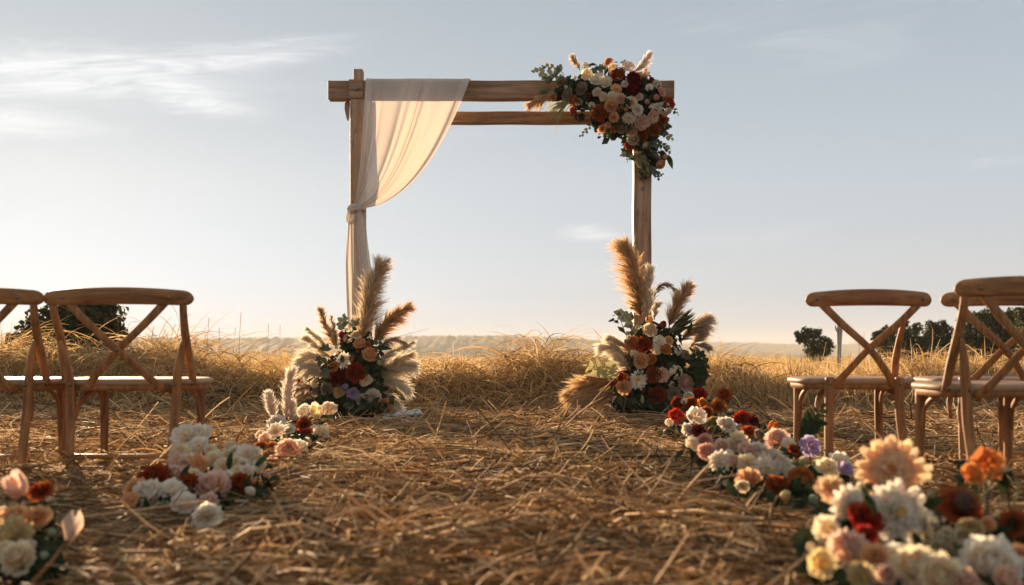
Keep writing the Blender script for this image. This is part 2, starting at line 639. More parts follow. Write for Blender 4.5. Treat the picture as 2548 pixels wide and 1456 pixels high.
# far wooded ridges
def ridge(Y, xs, tops, depth, bumpy, per):
    x = np.arange(xs[0], xs[1], per)
    px = 1274 + x * F / Y
    top = H + (HY - np.interp(px, [a for a, _ in tops], [b for _, b in tops])) * Y / F
    top = top + bumpy * (np.abs(np.sin(x * .31 + np.sin(x * .17) * 2)) - .5) + bumpy * .8 * rng.normal(size=len(x)).clip(-1, 1.6) * .5
    rows, hs = np.linspace(0, 1, 12), []
    V = []
    for t in rows:
        yy = Y - depth * (1 - t)
        prof = t ** .75
        zz = -4.4 + (top + 4.4) * prof + (rng.normal(size=len(x)) * bumpy * .5 if 0 < t < 1 else 0)
        V.append(np.stack([x, np.full_like(x, yy) + np.sin(x * .02) * 18, zz], -1))
    V.append(np.stack([x, np.full_like(x, Y + depth * .8), np.full_like(x, -4.4)], -1))
    return np_mesh('hill', np.concatenate(V), grid_faces(len(rows) + 1, len(x)))


structure(link('hill', ridge(800, (-700, 330), [(-900, 850), (300, 842), (560, 842), (650, 838), (760, 842), (900, 842), (1030, 837), (1250, 835), (1400, 839), (1520, 849), (1620, 856), (1750, 868), (2200, 900)], 120, .9, 1.6), M['hill']))
structure(link('hill', ridge(1250, (-900, 930), [(-900, 858), (1500, 860), (1700, 855), (1760, 851), (1840, 854), (1880, 852), (1960, 857), (2200, 854), (2600, 858), (3000, 860)], 160, 1.0, 2.6), M['hill']))

# the air
def make_haze():
    x0, x1, y0, y1, z0, z1 = -1400, 1400, -60, 1720, -6.5, 22
    v = [(x, y, z) for x in (x0, x1) for y in (y0, y1) for z in (z0, z1)]
    f = [(0, 1, 3, 2), (4, 6, 7, 5), (0, 4, 5, 1), (2, 3, 7, 6), (0, 2, 6, 4), (1, 5, 7, 3)]
    me = py_mesh('haze', v, f, False)
    m = bpy.data.materials.new('air')
    m.use_nodes = True
    m.node_tree.nodes.clear()
    k = NT(m.node_tree)
    pv = k.n('ShaderNodeVolumePrincipled')
    pv.inputs['Color'].default_value = (.84, .82, .77, 1)
    pv.inputs['Density'].default_value = .0006
    pv.inputs['Anisotropy'].default_value = 0.0
    out = k.n('ShaderNodeOutputMaterial')
    k.put(out.inputs['Volume'], pv.outputs[0])
    stuff(link('haze', me, m))


make_haze()

# flower beds along the aisle, where the straw is pressed down: x, y, half width, half length
BEDS = [((p - 1274) * yy / F, yy, r_, l_) for p, yy, r_, l_ in ((1740, 6.5, .45, 1.0), (1930, 4.0, .40, .75), (2060, 3.5, .3, .4), (2330, 2.45, .34, .55), (725, 6.0, .28, 1.0), (480, 3.75, .42, .65),
                                                              (50, 2.6, .25, .5), (885, 8.45, .5, .35), (1618, 8.45, .55, .35))]


# straw lying on the ground in front of the bank
def strewn(n, y0, y1, lmin, lmax, w, K, lift, tube):
    y = np.sqrt(rng.uniform(y0 * y0, y1 * y1, n))
    x = rng.uniform(-1, 1, n) * (.56 * y + .8)
    clump = np.sin(x * 3.1 + np.sin(y * 2.3) * 2) * np.sin(y * 4.7 + x * 1.3)      # matted swathes and thin places
    keep = rng.uniform(size=n) < .62 + .38 * clump
    x, y, clump = x[keep], y[keep], clump[keep]
    n = len(x)
    L = rng.uniform(lmin, lmax, n) * rng.choice([.5, 1, 1, 1.25], n)
    a = rng.normal(0, .50, n) + rng.choice([0, math.pi], n) + .25 * np.sin(x * 1.7 + y)
    wild = rng.uniform(size=n) < .22
    a[wild] = rng.uniform(0, 6.28, wild.sum())
    el = rng.normal(0, .10, n)
    up = rng.uniform(size=n) < .09
    el[up] = rng.uniform(.3, 1.2, up.sum())
    L[up] *= .45
    bend = rng.normal(0, .5, n)
    t = np.linspace(-.5, .5, K)[None, :]
    ang = a[:, None] + bend[:, None] * t
    kink = (rng.uniform(size=n) < .25)[:, None] * (t > rng.uniform(-.2, .3, n)[:, None]) * rng.normal(0, .5, n)[:, None]
    ang = ang + kink
    dx, dy = np.cos(ang), np.sin(ang)
    st = L[:, None] / (K - 1)
    px = x[:, None] + np.cumsum(dx * st, 1) - (dx * st).sum(1, keepdims=True) / 2
    py = y[:, None] + np.cumsum(dy * st, 1) - (dy * st).sum(1, keepdims=True) / 2
    mound = .5 + .5 * np.clip(clump, -1, 1)
    bed = np.min([np.hypot((x - bx) / br, (y - by) / bl) for bx, by, br, bl in BEDS], axis=0)
    keep2 = (bed > 1) | (rng.uniform(size=n) < .55)
    lift = np.where(bed < 1.15, lift * .25, lift)
    up = up & (bed > 1.15)
    z0 = rng.uniform(.002, 1, n) ** 1.6 * lift * (.35 + mound) - np.where(keep2, 0, .2)
    arch = (rng.normal(0, .03, n) * np.where(bed < 1.15, .2, 1))[:, None] * (1 - 4 * t * t)
    z = ground(px, py) + z0[:, None] + (t + np.where(up, .5, 0)[:, None]) * (L * np.sin(el))[:, None] + arch
    z = np.maximum(z, ground(px, py) + .002)
    path = np.stack([px, py, z], -1)[keep2]
    n = len(path)
    ww = w * rng.uniform(.6, 1.5, n)
    if tube:
        return tubes(path, ww * .5, 3, [1] * (K - 1) + [.6])
    return ribbons(path, ww, taper=False)


v, f, t = merge(strewn(22000, 1.9, 4.6, .12, .45, .0056, 4, .055, True),
                strewn(46000, 4.2, 10.4, .14, .45, .0050, 5, .060, False),
                strewn(12000, 2.0, 7.0, .025, .10, .0062, 3, .070, False),
                strewn(5200, 2.2, 8.5, .30, .75, .0085, 5, .080, True))
me = np_mesh('straw_litter', v, f)
stuff(link('straw_litter', me, M['straw']), 'matted dry brown straw strewn over the ground up the aisle', 'straw')

# bank of cut hay behind the arch: arching, tangled stalks
def tangle(n, K=6, fat=1.0):
    y = rng.uniform(9.2, 12.2, n)
    x = rng.uniform(-1, 1, n) * 7.6
    b = bank(x, y)
    keep = rng.uniform(size=n) < .12 + 2.2 * b
    x, y, b = x[keep], y[keep], b[keep]
    n = len(x)
    L = rng.uniform(.22, .75, n) * (.55 + b * 1.3)
    a = rng.uniform(0, 6.28, n)
    e0 = rng.uniform(.15, 1.35, n)
    droop = rng.uniform(.8, 2.6, n)
    t = np.linspace(0, 1, K)[None, :]
    el = e0[:, None] - droop[:, None] * t
    aa = a[:, None] + rng.normal(0, .5, n)[:, None] * t
    st = (L / (K - 1))[:, None]
    sx = np.cumsum(np.cos(el) * np.cos(aa) * st, 1)
    sy = np.cumsum(np.cos(el) * np.sin(aa) * st, 1)
    sz = np.cumsum(np.sin(el) * st, 1)
    px, py = x[:, None] + sx, y[:, None] + sy
    z = (ground(x, y) - .02 + rng.uniform(0, .3, n) * b)[:, None] + sz
    z = np.maximum(z, ground(px, py) + .004)
    return ribbons(np.stack([px, py, z], -1), rng.uniform(.005, .0115, n) * fat)


def standing(n, y0, y1, hmin, hmax, w, K=5, xr=None, hf=None):
    y = y0 * (y1 / y0) ** rng.uniform(0, 1, n)
    x = rng.uniform(-1, 1, n) * (.56 * y + 1.5) if xr is None else rng.uniform(xr[0], xr[1], n) * y / y0
    L = rng.uniform(hmin, hmax, n)
    if hf is not None:
        L = L * hf(x, y)
    a = rng.uniform(0, 6.28, n)
    e0 = rng.uniform(1.0, 1.55, n)
    droop = np.abs(rng.normal(0, .9, n)) * (rng.uniform(size=n) < .75)
    t = np.linspace(0, 1, K)[None, :]
    el = e0[:, None] - droop[:, None] * t ** 1.5 * 1.3
    kink = (rng.uniform(size=n) < .3)[:, None] * (t > rng.uniform(.4, .8, n)[:, None]) * rng.uniform(.6, 2.0, n)[:, None]
    el = el - kink
    aa = a[:, None] + rng.normal(0, .4, n)[:, None] * t
    st = (L / (K - 1))[:, None]
    px = x[:, None] + np.cumsum(np.cos(el) * np.cos(aa) * st, 1)
    py = y[:, None] + np.cumsum(np.cos(el) * np.sin(aa) * st, 1)
    z = ground(x, y)[:, None] + np.cumsum(np.sin(el) * st, 1) - .02
    ww = w * (.7 + y / 30.0) * rng.uniform(.6, 1.5, n)
    return ribbons(np.stack([px, py, z], -1), ww)


v, f, t = merge(tangle(36000), standing(3500, 9.7, 10.8, .12, .34, .0085, xr=(1.6, 6.5)), standing(6500, 9.9, 11.6, .14, .36, .0085), standing(900, 9.6, 11.2, .10, .26, .0140, 7), tangle(4500, 7, 1.9))
stuff(link('hay_bank', np_mesh('hay_bank', v, f), M['hay']), 'tangled bank of golden cut hay behind the wooden arch', 'hay')

side = lambda x, y: .80 + .30 * sstep(-.06, -.22, x / y) + .12 * sstep(.10, .22, x / y)
v, f, t = merge(standing(30000, 11.2, 46, .26, .50, .0105, hf=side), standing(2500, 11.3, 20, .35, .62, .008, hf=side))
stuff(link('field_grass', np_mesh('field_grass', v, f), M['field']), 'dry pale standing grass of the field beyond the hay bank', 'grass')

# a few tall single stalks that stand against the sky
stalks = [(600, 850, 778, 10.6), (668, 870, 806, 10.4), (697, 880, 808, 10.5), (520, 850, 790, 10.6), (586, 850, 815, 10.5), (1250, 905, 868, 10.5),
          (1310, 905, 845, 11.0), (1160, 905, 880, 10.6), (2135, 870, 832, 11.5), (2150, 872, 826, 11.5), (1720, 890, 865, 10.8), (545, 850, 815, 10.6), (2000, 880, 842, 11.6)]
paths = []
for px, yb, yt, Y in stalks:
    top = P(px, yt, Y)
    bx = top.x + random.uniform(-.05, .05)
    bot = Vector((bx, Y, gz(bx, Y)))
    mid = (top + bot) / 2 + Vector((random.uniform(-.02, .02), 0, 0))
    paths.append([tuple(q) for q in spline([bot, mid, top], 6)])
for px, pts in [(0, [(1690, 1000), (1725, 870), (1775, 872), (1790, 890)]), (0, [(1270, 905), (1290, 855), (1330, 818), (1348, 835)])]:
    paths.append([tuple(q) for q in spline([P(a, b_, 10.4) for a, b_ in pts], 6)])
v, f, t = tubes(np.array(paths, dtype=float), np.full(len(paths), .0034), 4, [1, .95, .85, .75, .6, .9])
stuff(link('tall_grass', np_mesh('tall_grass', v, f), M['hay']), 'few tall single dry stalks rising from the hay bank', 'grass')

# ------------------------------------------------------------------ shrubs and post
def quad_leaves(centres, normals, size, asp=.55):
    """pointed folded leaves (two quads each)"""
    n = len(centres)
    nr = unit(normals)
    ax = unit(np.cross(nr, rng.normal(size=(n, 3))))
    sd = np.cross(nr, ax)
    s = size[:, None]
    base = centres - ax * s * .5
    tipp = centres + ax * s * .5 - nr * s * .12
    lft = centres + sd * s * asp * .5 + nr * s * .07
    rgt = centres - sd * s * asp * .5 + nr * s * .07
    mid = centres + ax * s * .05
    v = np.stack([base, rgt, tipp, lft, mid], 1).reshape(-1, 3)
    b = np.arange(n)[:, None] * 5
    f = np.concatenate([b + np.array([[0, 1, 2, 4]]), b + np.array([[0, 4, 2, 3]])], 0)
    return v, f


def shrub(label, lobes, n, leaf, Y, trunk_x, group, spread=1.0, tm='shrub'):
    """lobes: picture circles (px, py, radius px) at distance Y; leaf size in px"""
    s = Y / F
    x0 = (trunk_x - 1274) * s
    root = empty('shrub', (x0, Y, gz(x0, Y)), label, 'shrub', group)
    cs, ns, lim = [], [], []
    tot = sum(r * r for _, _, r in lobes)
    for px, py, r in lobes:
        c = np.array(P(px, py, Y)); rr = r * s
        lim.append((Vector(c), rr))
        k_ = int(n * r * r / tot)
        d = unit(rng.normal(size=(k_, 3)))
        rad = rng.uniform(.35, 1.0, k_) ** .55
        nz = 1 + .22 * np.sin(d[:, 0] * 5 + px) * np.sin(d[:, 2] * 6 + py) + .12 * np.sin(d[:, 1] * 11)
        p = c + d * (rad * nz * rr)[:, None] * np.array([1, .9, 1])
        clump = np.sin(p[:, 0] / (rr * .19)) * np.sin(p[:, 1] / (rr * .17)) * np.sin(p[:, 2] / (rr * .18) + 1)
        keep = clump > -.35 + .25 * (rad < .7)
        cs.append(p[keep]); ns.append((d + rng.normal(0, .8, d.shape))[keep])
    cs = np.concatenate(cs); ns = np.concatenate(ns)
    ok = cs[:, 2] > ground(cs[:, 0], cs[:, 1]) + .02
    cs, ns = cs[ok], ns[ok]
    v, f = quad_leaves(cs - np.array(root.location), ns, rng.uniform(.6, 1.4, len(cs)) * leaf * s, .6)
    cr = link('crown', np_mesh('crown', v, f), M[tm], root)
    V, Fc = [], []
    base = Vector(root.location)
    th = max(r for _, _, r in lobes) * s * .09
    fork = Vector((base.x, Y, base.z + (max(c.z for c, _ in lim) - base.z) * .3))
    bars = [([base - Vector((0, 0, .1)), (base + fork) / 2 + Vector((th * .5, 0, 0)), fork], [th * 1.3, th, th * .85])]
    for c, rr in lim:
        bars.append(([fork, (fork + c) / 2 + Vector((random.uniform(-th, th), random.uniform(-th, th), th)), c], [th * .75, th * .5, th * .3]))
        for q in range(3):
            e = c + Vector((random.uniform(-1, 1), random.uniform(-1, 1), random.uniform(-.2, 1))).normalized() * rr * .8
            bars.append(([c, (c + e) / 2 + Vector((0, 0, th * .4)), e], [th * .3, th * .2, th * .08]))
    for pts, rad in bars:
        vv, ff = tube_along([p - base for p in pts], rad, 6)
        Fc += [tuple(i + len(V) for i in q) for q in ff]
        V += vv
    link('trunk', py_mesh('trunk', V, Fc), M['bark'], root)
    return root


GS = 'shrubs at the far edge of the field'
shrub('broad dark bush behind the two chairs at the left', [(205, 795, 62), (120, 818, 56), (258, 800, 52), (180, 850, 60), (60, 862, 46), (280, 840, 40), (215, 870, 50), (110, 872, 48)], 11000, 15, 13.5, 185, None)
shrub('small round bush alone to the left of the pale post', [(1984, 832, 8), (2002, 822, 9), (2034, 828, 12), (2062, 856, 12), (2014, 842, 22), (1996, 838, 15), (2045, 868, 28), (2028, 880, 26), (2012, 832, 13), (1990, 845, 11), (2050, 850, 14)], 3600, 7.5, 30, 2030, GS)
shrub('low bush seen through the crossed back of the middle right chair', [(2182, 838, 13), (2205, 822, 11), (2250, 806, 12), (2195, 850, 24), (2235, 850, 36), (2215, 880, 34), (2265, 835, 26), (2190, 835, 15), (2275, 880, 36), (2282, 815, 14)], 5200, 8.5, 27, 2235, GS)
shrub('bush with a leafy pointed top between the two right hand chair backs', [(2300, 856, 22), (2312, 808, 10), (2362, 822, 12), (2325, 835, 27), (2345, 815, 18), (2330, 870, 38), (2380, 860, 34), (2350, 895, 30), (2325, 812, 12)], 5200, 8.5, 26, 2345, GS)
shrub('largest dark bush at the right edge behind the nearest chair', [(2385, 830, 16), (2424, 790, 14), (2450, 782, 16), (2515, 784, 16), (2440, 828, 54), (2500, 826, 54), (2420, 860, 44), (2470, 880, 52), (2530, 860, 52), (2400, 808, 20), (2470, 800, 26), (2560, 850, 60), (2400, 885, 30)], 11000, 9.5, 24, 2470, GS)
shrub('taller bush cut off by the right edge of the field view', [(2560, 800, 34), (2590, 850, 60), (2540, 778, 16), (2570, 780, 22)], 4200, 9.5, 22, 2575, GS)

# weathered pale post in the field
def field_post():
    Y = 17.0
    b_ = P(2087, 905, Y)
    z0 = gz(b_.x, Y)
    o = empty('fence_post', (b_.x, Y, z0), 'pale weathered post standing in the dry grass beyond the middle right chair', 'post')
    top = P(2090, 792, Y).z - z0
    s = Y / F
    v, f = tube_along([(0, 0, -.1), (0, 0, top * .3), (.01, 0, top * .6), (.012, 0, top * .8), (.02, 0, top * .93), (.028, 0, top)],
                      [5 * s, 4.6 * s, 5.6 * s, 7.4 * s, 7.0 * s, 2.5 * s], 7, .8)
    link('shaft', py_mesh('shaft', v, f, False), M['oldpost'], o)
    v, f = tube_along([(-5 * s, -.02, top * .80), (-9 * s, -.02, top * .86), (-9.5 * s, -.02, top * .9)], [3 * s, 2 * s, .6 * s], 6)
    link('splinter', py_mesh('splinter', v, f, False), M['oldpost'], o)


field_post()

# lump of dark earth under the chairs on the left
def clod(px, py, r, label):
    Y = .58 * F / (py - HY)
    x = (px - 1274) * Y / F
    bm_v, bm_f = [], []
    nu, nv = 7, 10
    rr = r * Y / F
    for i in range(nu):
        th = math.pi * i / (nu - 1) * .5
        for j in range(nv):
            ph = 2 * math.pi * j / nv
            q = rr * (1 + random.uniform(-.22, .22))
            bm_v.append((math.cos(ph) * math.cos(th) * q, math.sin(ph) * math.cos(th) * q * .8, math.sin(th) * q * .9 - .012))
    for i in range(nu - 1):
        for j in range(nv):
            bm_f.append((i * nv + j, i * nv + (j + 1) % nv, (i + 1) * nv + (j + 1) % nv, (i + 1) * nv + j))
    o = link('earth_clod', py_mesh('earth_clod', bm_v, bm_f, False), M['bark'], None, (x, Y, gz(x, Y)))
    tag(o, label, 'clod')


clod(285, 1128, 30, 'lump of dark earth on the straw beneath the left chair')

# ------------------------------------------------------------------ the wooden arch
AY = 8.80


def X(px, Y=AY):
    return (px - 1274) * Y / F


def Z(py, Y=AY):
    return H - (py - HY) * Y / F


def build_arch():
    o = empty('wooden_arch', (0, AY, gz(0, AY)), 'square arch of pale sawn timber standing at the end of the aisle', 'arch')
    off = Vector(o.location)

    def part(name, me, m):
        c = link(name, me, m, o)
        c.location = -off
        return c

    def timber(name, x0, x1, y0, y1, z0, z1, axis, m, **kw):
        cx, cy, cz = (x0 + x1) / 2, (y0 + y1) / 2, (z0 + z1) / 2
        me = box_mesh(name, x0 - cx, x1 - cx, y0 - cy, y1 - cy, z0 - cz, z1 - cz, seg_axis=axis, **kw)
        c = link(name, me, m, o)
        c.location = Vector((cx, cy, cz)) - off
        return c
    timber('post', X(871), X(906), AY, AY + .15, -.2, Z(246), 2, M['timber_z'])
    timber('post', X(1577), X(1621), AY, AY + .12, -.2, Z(247), 2, M['timber_z'])
    timber('post_top', X(878), X(901), AY + .015, AY + .12, Z(198), Z(170), 2, M['timber_z'], wob=.0005)
    timber('post_top', X(1590), X(1613), AY + .03, AY + .14, Z(204), Z(176), 2, M['timber_z'], wob=.0005)
    # the top beam runs through; the lap block on the left post is a little proud
    timber('beam', X(815), X(1679), AY + .012, AY + .135, Z(244), Z(199), 0, M['timber_x'])
    timber('lap_block', X(868), X(903), AY - .010, AY + .011, Z(245), Z(198), 0, M['timber_x'], wob=.0005, bev=.003)
    timber('rail', X(1105), X(1590), AY + .225, AY + .315, Z(306, AY + .225), Z(277, AY + .225), 0, M['timber_x'])
    # gnarled stub behind the left post
    v, f = tube_along([P(866, 300, AY + .10) - off, P(865, 285, AY + .10) - off, P(864, 272, AY + .11) - off, P(865, 258, AY + .11) - off, P(868, 254, AY + .12) - off],
                      [.008, .018, .024, .026, .012], 7)
    link('stub', py_mesh('stub', v, f, False), M['timber_z'], o)
    for px, py, yy in ((884, 222, AY - .011), (890, 219, AY - .011), (1600, 470, AY), (1652, 225, AY + .011)):
        v, f = tube_along([(0, .01, 0), (0, -.004, 0), (0, -.009, 0)], [.017, .017, .009], 10, 1, (1, 0, 0))
        b_ = link('bolt', py_mesh('bolt', v, f, False), M['metal'], o)
        b_.location = P(px, py, yy) - off
    return o


build_arch()


# ------------------------------------------------------------------ the drape
def build_drape():
    o = empty('sheer_drape', (X(885), AY - .02, gz(X(885), AY)), 'sheer cream cloth draped over the arch and tied to its left post', 'drape')
    off = np.array(o.location)
    nu, nv = 110, 56
    u = np.linspace(0, 1, nu)
    pleat = (.75 * np.sin(u * 15 + 1.8 * np.sin(u * 5 + .6)) + .45 * np.sin(u * 33 + 2.2 * np.sin(u * 8)) + .22 * np.sin(u * 74 + 3 * np.sin(u * 11)))
    gather = u + .030 * np.sin(u * 15 + 1) + .014 * np.sin(u * 37 + 1)
    rows = []
    # over the back of the beam, across its top, then down in front
    for yy, zz, am in ((AY + .152, Z(236), .003), (AY + .151, Z(220), .003), (AY + .150, Z(199) + .004, .004), (AY + .137, Z(199) + .010, .003), (AY + .07, Z(199) + .012, .003), (AY + .012, Z(199) + .012, .003)):
        px = 901 + gather * 271
        rows.append(np.stack([X(px), np.full(nu, yy) + am * pleat, np.full(nu, zz) + .002 * pleat], -1))
    for i in range(nv):
        s = i / (nv - 1)
        x0, y0 = bez([(902, 198), (905, 300), (897, 450), (884, 512)], s)
        x1, y1 = bez([(1172, 198), (1118, 360), (1030, 512), (906, 521)], s)
        # inner hems follow their own curves
        g = gather * (1 - .25 * s) + .25 * s * u
        ang = math.sin(math.pi * min(1, s * 1.05))
        px = x0 + (x1 - x0) * g
        py = y0 + (y1 - y0) * g + 14 * np.sin(g * math.pi) * ang
        amp = .006 + .060 * math.sin(math.pi * s) ** .8 + .006 * s
        sag = .05 * math.sin(math.pi * s) * np.sin(np.pi * u)
        yy = AY - .022 - .03 * s - amp * .9 * (pleat + 1.1) * (1 - .55 * s) - sag
        rows.append(np.stack([X(px), yy, Z(py)], -1))
    V = np.concatenate(rows) - off
    me = np_mesh('swag', V, grid_faces(len(rows), nu), smooth=True)
    link('swag', me, M['cloth'], o)
    # hanging tail below the knot, wrapped round the front of the post
    rows = []
    ys = [512, 530, 560, 600, 650, 700, 760, 820, 880, 930, 985, 1020]
    lo = [874, 866, 863, 861, 859, 860, 862, 865, 866, 864, 860, 858]
    hi = [901, 906, 910, 914, 921, 927, 931, 930, 934, 938, 944, 950]
    nt = 64
    u = np.linspace(0, 1, nt)
    pl = np.sin(u * 19 + .6) + .6 * np.sin(u * 37 + 2) + .4 * np.sin(u * 9)
    for i in range(45):
        q = i / 44 * (len(ys) - 1)
        py = np.interp(q, range(len(ys)), ys); a = np.interp(q, range(len(ys)), lo); b_ = np.interp(q, range(len(ys)), hi)
        fold = 2.4 * np.sin(u * 14 + py * .006)
        px = a + (b_ - a) * u + fold * np.sin(np.pi * u)
        wrap = np.abs(2 * u - 1) ** 3
        yy = AY - .075 + .11 * wrap - .016 * pl * min(1, .35 + i / 20)
        rows.append(np.stack([X(px), yy, np.full(nt, Z(py))], -1))
    V = np.concatenate(rows) - off
    link('tail', np_mesh('tail', V, grid_faces(len(rows), nt), smooth=True), M['cloth'], o)
    # knot: twisted band round the post with a few bunched loops
    V, Fc = [], []

    def add(pts, rad, sides=10, flat=1.0):
        vv, ff = tube_along([Vector(p) - Vector(off) for p in pts], rad, sides, flat)
        Fc.extend(tuple(i + len(V) for i in q) for q in ff)
        V.extend(vv)
    add(spline([P(869, 524, AY + .05), P(868, 520, AY - .02), P(876, 514, AY - .075), P(890, 514, AY - .085), P(904, 521, AY - .05), P(909, 525, AY + .03)], 14), [.010, .014, .018, .020, .022, .023, .023, .022, .021, .02, .018, .016, .013, .008])
    add(spline([P(870, 530, AY + .04), P(868, 528, AY - .03), P(880, 522, AY - .09), P(896, 520, AY - .08), P(908, 523, AY - .01)], 12), [.008, .012, .015, .017, .018, .018, .018, .017, .015, .013, .011, .007])
    add(spline([P(876, 522, AY - .06), P(868, 532, AY - .075), P(866, 546, AY - .075), P(872, 555, AY - .07), P(880, 548, AY - .08), P(882, 532, AY - .085)], 14), [.008, .012, .014, .015, .016, .016, .016, .016, .016, .015, .014, .013, .012, .008], 10, .7)
    link('knot', py_mesh('knot', V, Fc), M['cloth'], o)


build_drape()

# end of white satin lying on the straw by the left flowers
def satin():
    """a loose sheet end: gathered at the flowers, falling open in soft folds"""
    Y = 8.30
    x0, x1 = X(955, Y), X(1058, Y)
    nu, nv = 34, 30
    V = []
    for i in range(nu):
        t = i / (nu - 1)
        x = x0 + (x1 - x0) * t
        spread = .05 + .10 * t ** .7 - (.05 * max(0, (t - .86) / .14) ** 2)
        hgt = .075 + .04 * math.sin(t * 2.6) - .05 * max(0, (t - .8) / .2) ** 2
        for j in range(nv):
            a = j / (nv - 1)
            fold = math.sin(a * 9.5 + t * 1.5) * .5 + math.sin(a * 17 - t * 3) * .28
            arc = math.sin(math.pi * a)
            y = Y + (a - .45) * 2 * spread + .02 * math.sin(t * 6)
            z = .006 + hgt * arc ** .7 * (.72 + .28 * fold) + .008 * math.sin(t * 14 + a * 3) * arc
            V.append(Vector((x + .012 * math.sin(a * 8) * t, y, gz(x, y) + z)))
    base = Vector((X(1010, Y), Y, gz(X(1010, Y), Y)))
    me = np_mesh('satin_cloth', np.array([tuple(v - base) for v in V]), grid_faces(nu, nv), smooth=True)
    o = link('satin_cloth', me, M['satin'], None, base)
    tag(o, 'loose end of white satin cloth lying on the straw beside the left flowers', 'cloth')


satin()


# ------------------------------------------------------------------ cross back chairs
def chair_meshes(W, plain, tall=.90):
    """every piece as its own mesh, local frame: x right, y towards the front of the seat (away from us), z up"""
    out = []
    sx = W / 2

    def bar(name, pts, rad, mt='chair', n=None, sides=12, flat=1.0, fa=None):
        path = spline(pts, n) if n else pts
        if isinstance(rad, (list, tuple)) and n:
            rad = [float(np.interp(i / (n - 1), np.linspace(0, 1, len(rad)), rad)) for i in range(n)]
        v, f = tube_along(path, rad, sides, flat, fa)
        out.append((name, py_mesh(name, v, f), mt))
    # top rail: bent plank, rounded ends, a little crowned
    n = 25
    nv = 12
    V, Fc = [], []
    for i in range(n):
        t = math.sin(math.pi * (i / (n - 1) - .5))
        t = math.copysign(abs(t) ** .9, t)
        e = max(0.0, (abs(t) - .88) / .12)
        hh = (.041 - .006 * t * t) * math.sqrt(max(.012, 1 - e ** 2.0))
        cz = tall - .043 - .012 * t * t
        cy = -.075 - .045 * (1 - t * t)
        for j in range(nv):
            a = 2 * math.pi * j / nv
            c_, s_ = math.cos(a), math.sin(a)
            V.append((t * sx, cy + math.copysign(abs(c_) ** .8, c_) * .017 * math.sqrt(max(.05, 1 - e ** 2)), cz + math.copysign(abs(s_) ** .6, s_) * hh))
    Fc = [(i * nv + j, (i + 1) * nv + j, (i + 1) * nv + (j + 1) % nv, i * nv + (j + 1) % nv) for i in range(n - 1) for j in range(nv)]
    Fc += [tuple(range(nv)), tuple((n - 1) * nv + j for j in range(nv - 1, -1, -1))]
    out.append(('top_rail', py_mesh('top_rail', V, Fc), 'chair_x'))
    for s in (-1, 1):
        if not plain:
            # stile from the rail down to the side of the seat
            bar('stile', [(s * sx * .87, -.086, tall - .03), (s * sx * .86, -.075, tall - .12), (s * sx * .84, -.02, .66), (s * sx * .85, .03, .54), (s * sx * .88, .06, .425)],
                [.017, .018, .021, .021, .018], n=14, flat=.8, fa=(0, 1, 0))
            # back leg, starting beside the stile
            bar('back_leg', [(s * sx * .825, -.040, .645), (s * sx * .78, -.030, .57), (s * sx * .72, -.014, .45), (s * sx * .70, -.018, .30), (s * sx * .68, -.05, .12), (s * sx * .67, -.075, -.03)],
                [.008, .018, .0225, .023, .021, .019], n=16, flat=.85, fa=(0, 1, 0))
        else:
            bar('back_leg', [(s * sx * .56, -.022, .462), (s * sx * .56, -.022, .44), (s * sx * .565, -.020, .30), (s * sx * .60, -.05, .12), (s * sx * (.62 if s < 0 else .72), -.075, -.03)],
                [.020, .0235, .0235, .022, .020], n=12, flat=.85, fa=(0, 1, 0))
            if s > 0:
                bar('stile', [(sx * .575, -.072, .755), (sx * .57, -.02, .66), (sx * .56, .03, .54), (sx * .58, .06, .43)], [.008, .016, .019, .017], n=12, flat=.8, fa=(0, 1, 0))
        bar('front_leg', [(s * sx * .70, .375, .435), (s * sx * .70, .38, .25), (s * sx * .72, .39, -.03)], [.024, .022, .018], n=8, flat=.9, fa=(0, 1, 0))
        # curved braces under the seat
        bar('brace', [(s * sx * .70, .02, .25), (s * sx * .67, .06, .34), (s * sx * .50, .10, .398), (s * sx * .25, .12, .412)], [.009, .013, .013, .010], n=12, flat=.7, fa=(0, 1, 0))
        bar('brace', [(s * sx * .715, .36, .24), (s * sx * .69, .34, .34), (s * sx * .66, .26, .395), (s * sx * .66, .16, .41)], [.009, .013, .013, .010], n=12, flat=.7, fa=(1, 0, 0))
        # crossed back strip
        kx = .84 if plain else .70
        bar('cross_strip', [(s * sx * kx, -.098, tall - .050), (s * sx * kx * .57, -.100 + s * .004, .735), (0, -.088 + s * .012, .60), (-s * sx * .34, -.045 + s * .004, .475), (-s * sx * .56, .0, .395)],
            [.021, .0195, .018, .019, .020], n=18, sides=10, flat=.38, fa=(0, 1, .12))
    # saddled seat with a rounded front
    nr, ns = 9, 40
    V, Fc = [], []
    prof = [(.0, .447), (.55, .449), (.80, .455), (.93, .457), (.985, .452), (1.0, .443), (.99, .431), (.95, .425), (.0, .425)]
    for r_, z in prof:
        for j in range(ns):
            a = 2 * math.pi * j / ns
            c_, s_ = math.cos(a), math.sin(a)
            e = .62
            xx = math.copysign(abs(c_) ** e, c_) * sx * (.98 if s_ < 0 else .98 + .02 * s_)
            yy = .195 + math.copysign(abs(s_) ** e, s_) * .225
            V.append((xx * r_, .195 + (yy - .195) * r_, z))
    Fc = [(i * ns + j, i * ns + (j + 1) % ns, (i + 1) * ns + (j + 1) % ns, (i + 1) * ns + j) for i in range(nr - 1) for j in range(ns)]
    out.append(('seat', py_mesh('seat', V, Fc), 'seat'))
    V, Fc = [], []
    ns = 40
    for r_, z in ((.95, .426), (.955, .416), (.94, .400), (.88, .398), (.86, .426)):
        for j in range(ns):
            a = 2 * math.pi * j / ns
            c_, s_ = math.cos(a), math.sin(a)
            V.append((math.copysign(abs(c_) ** .62, c_) * sx * .98 * r_, .195 + math.copysign(abs(s_) ** .62, s_) * .225 * r_, z))
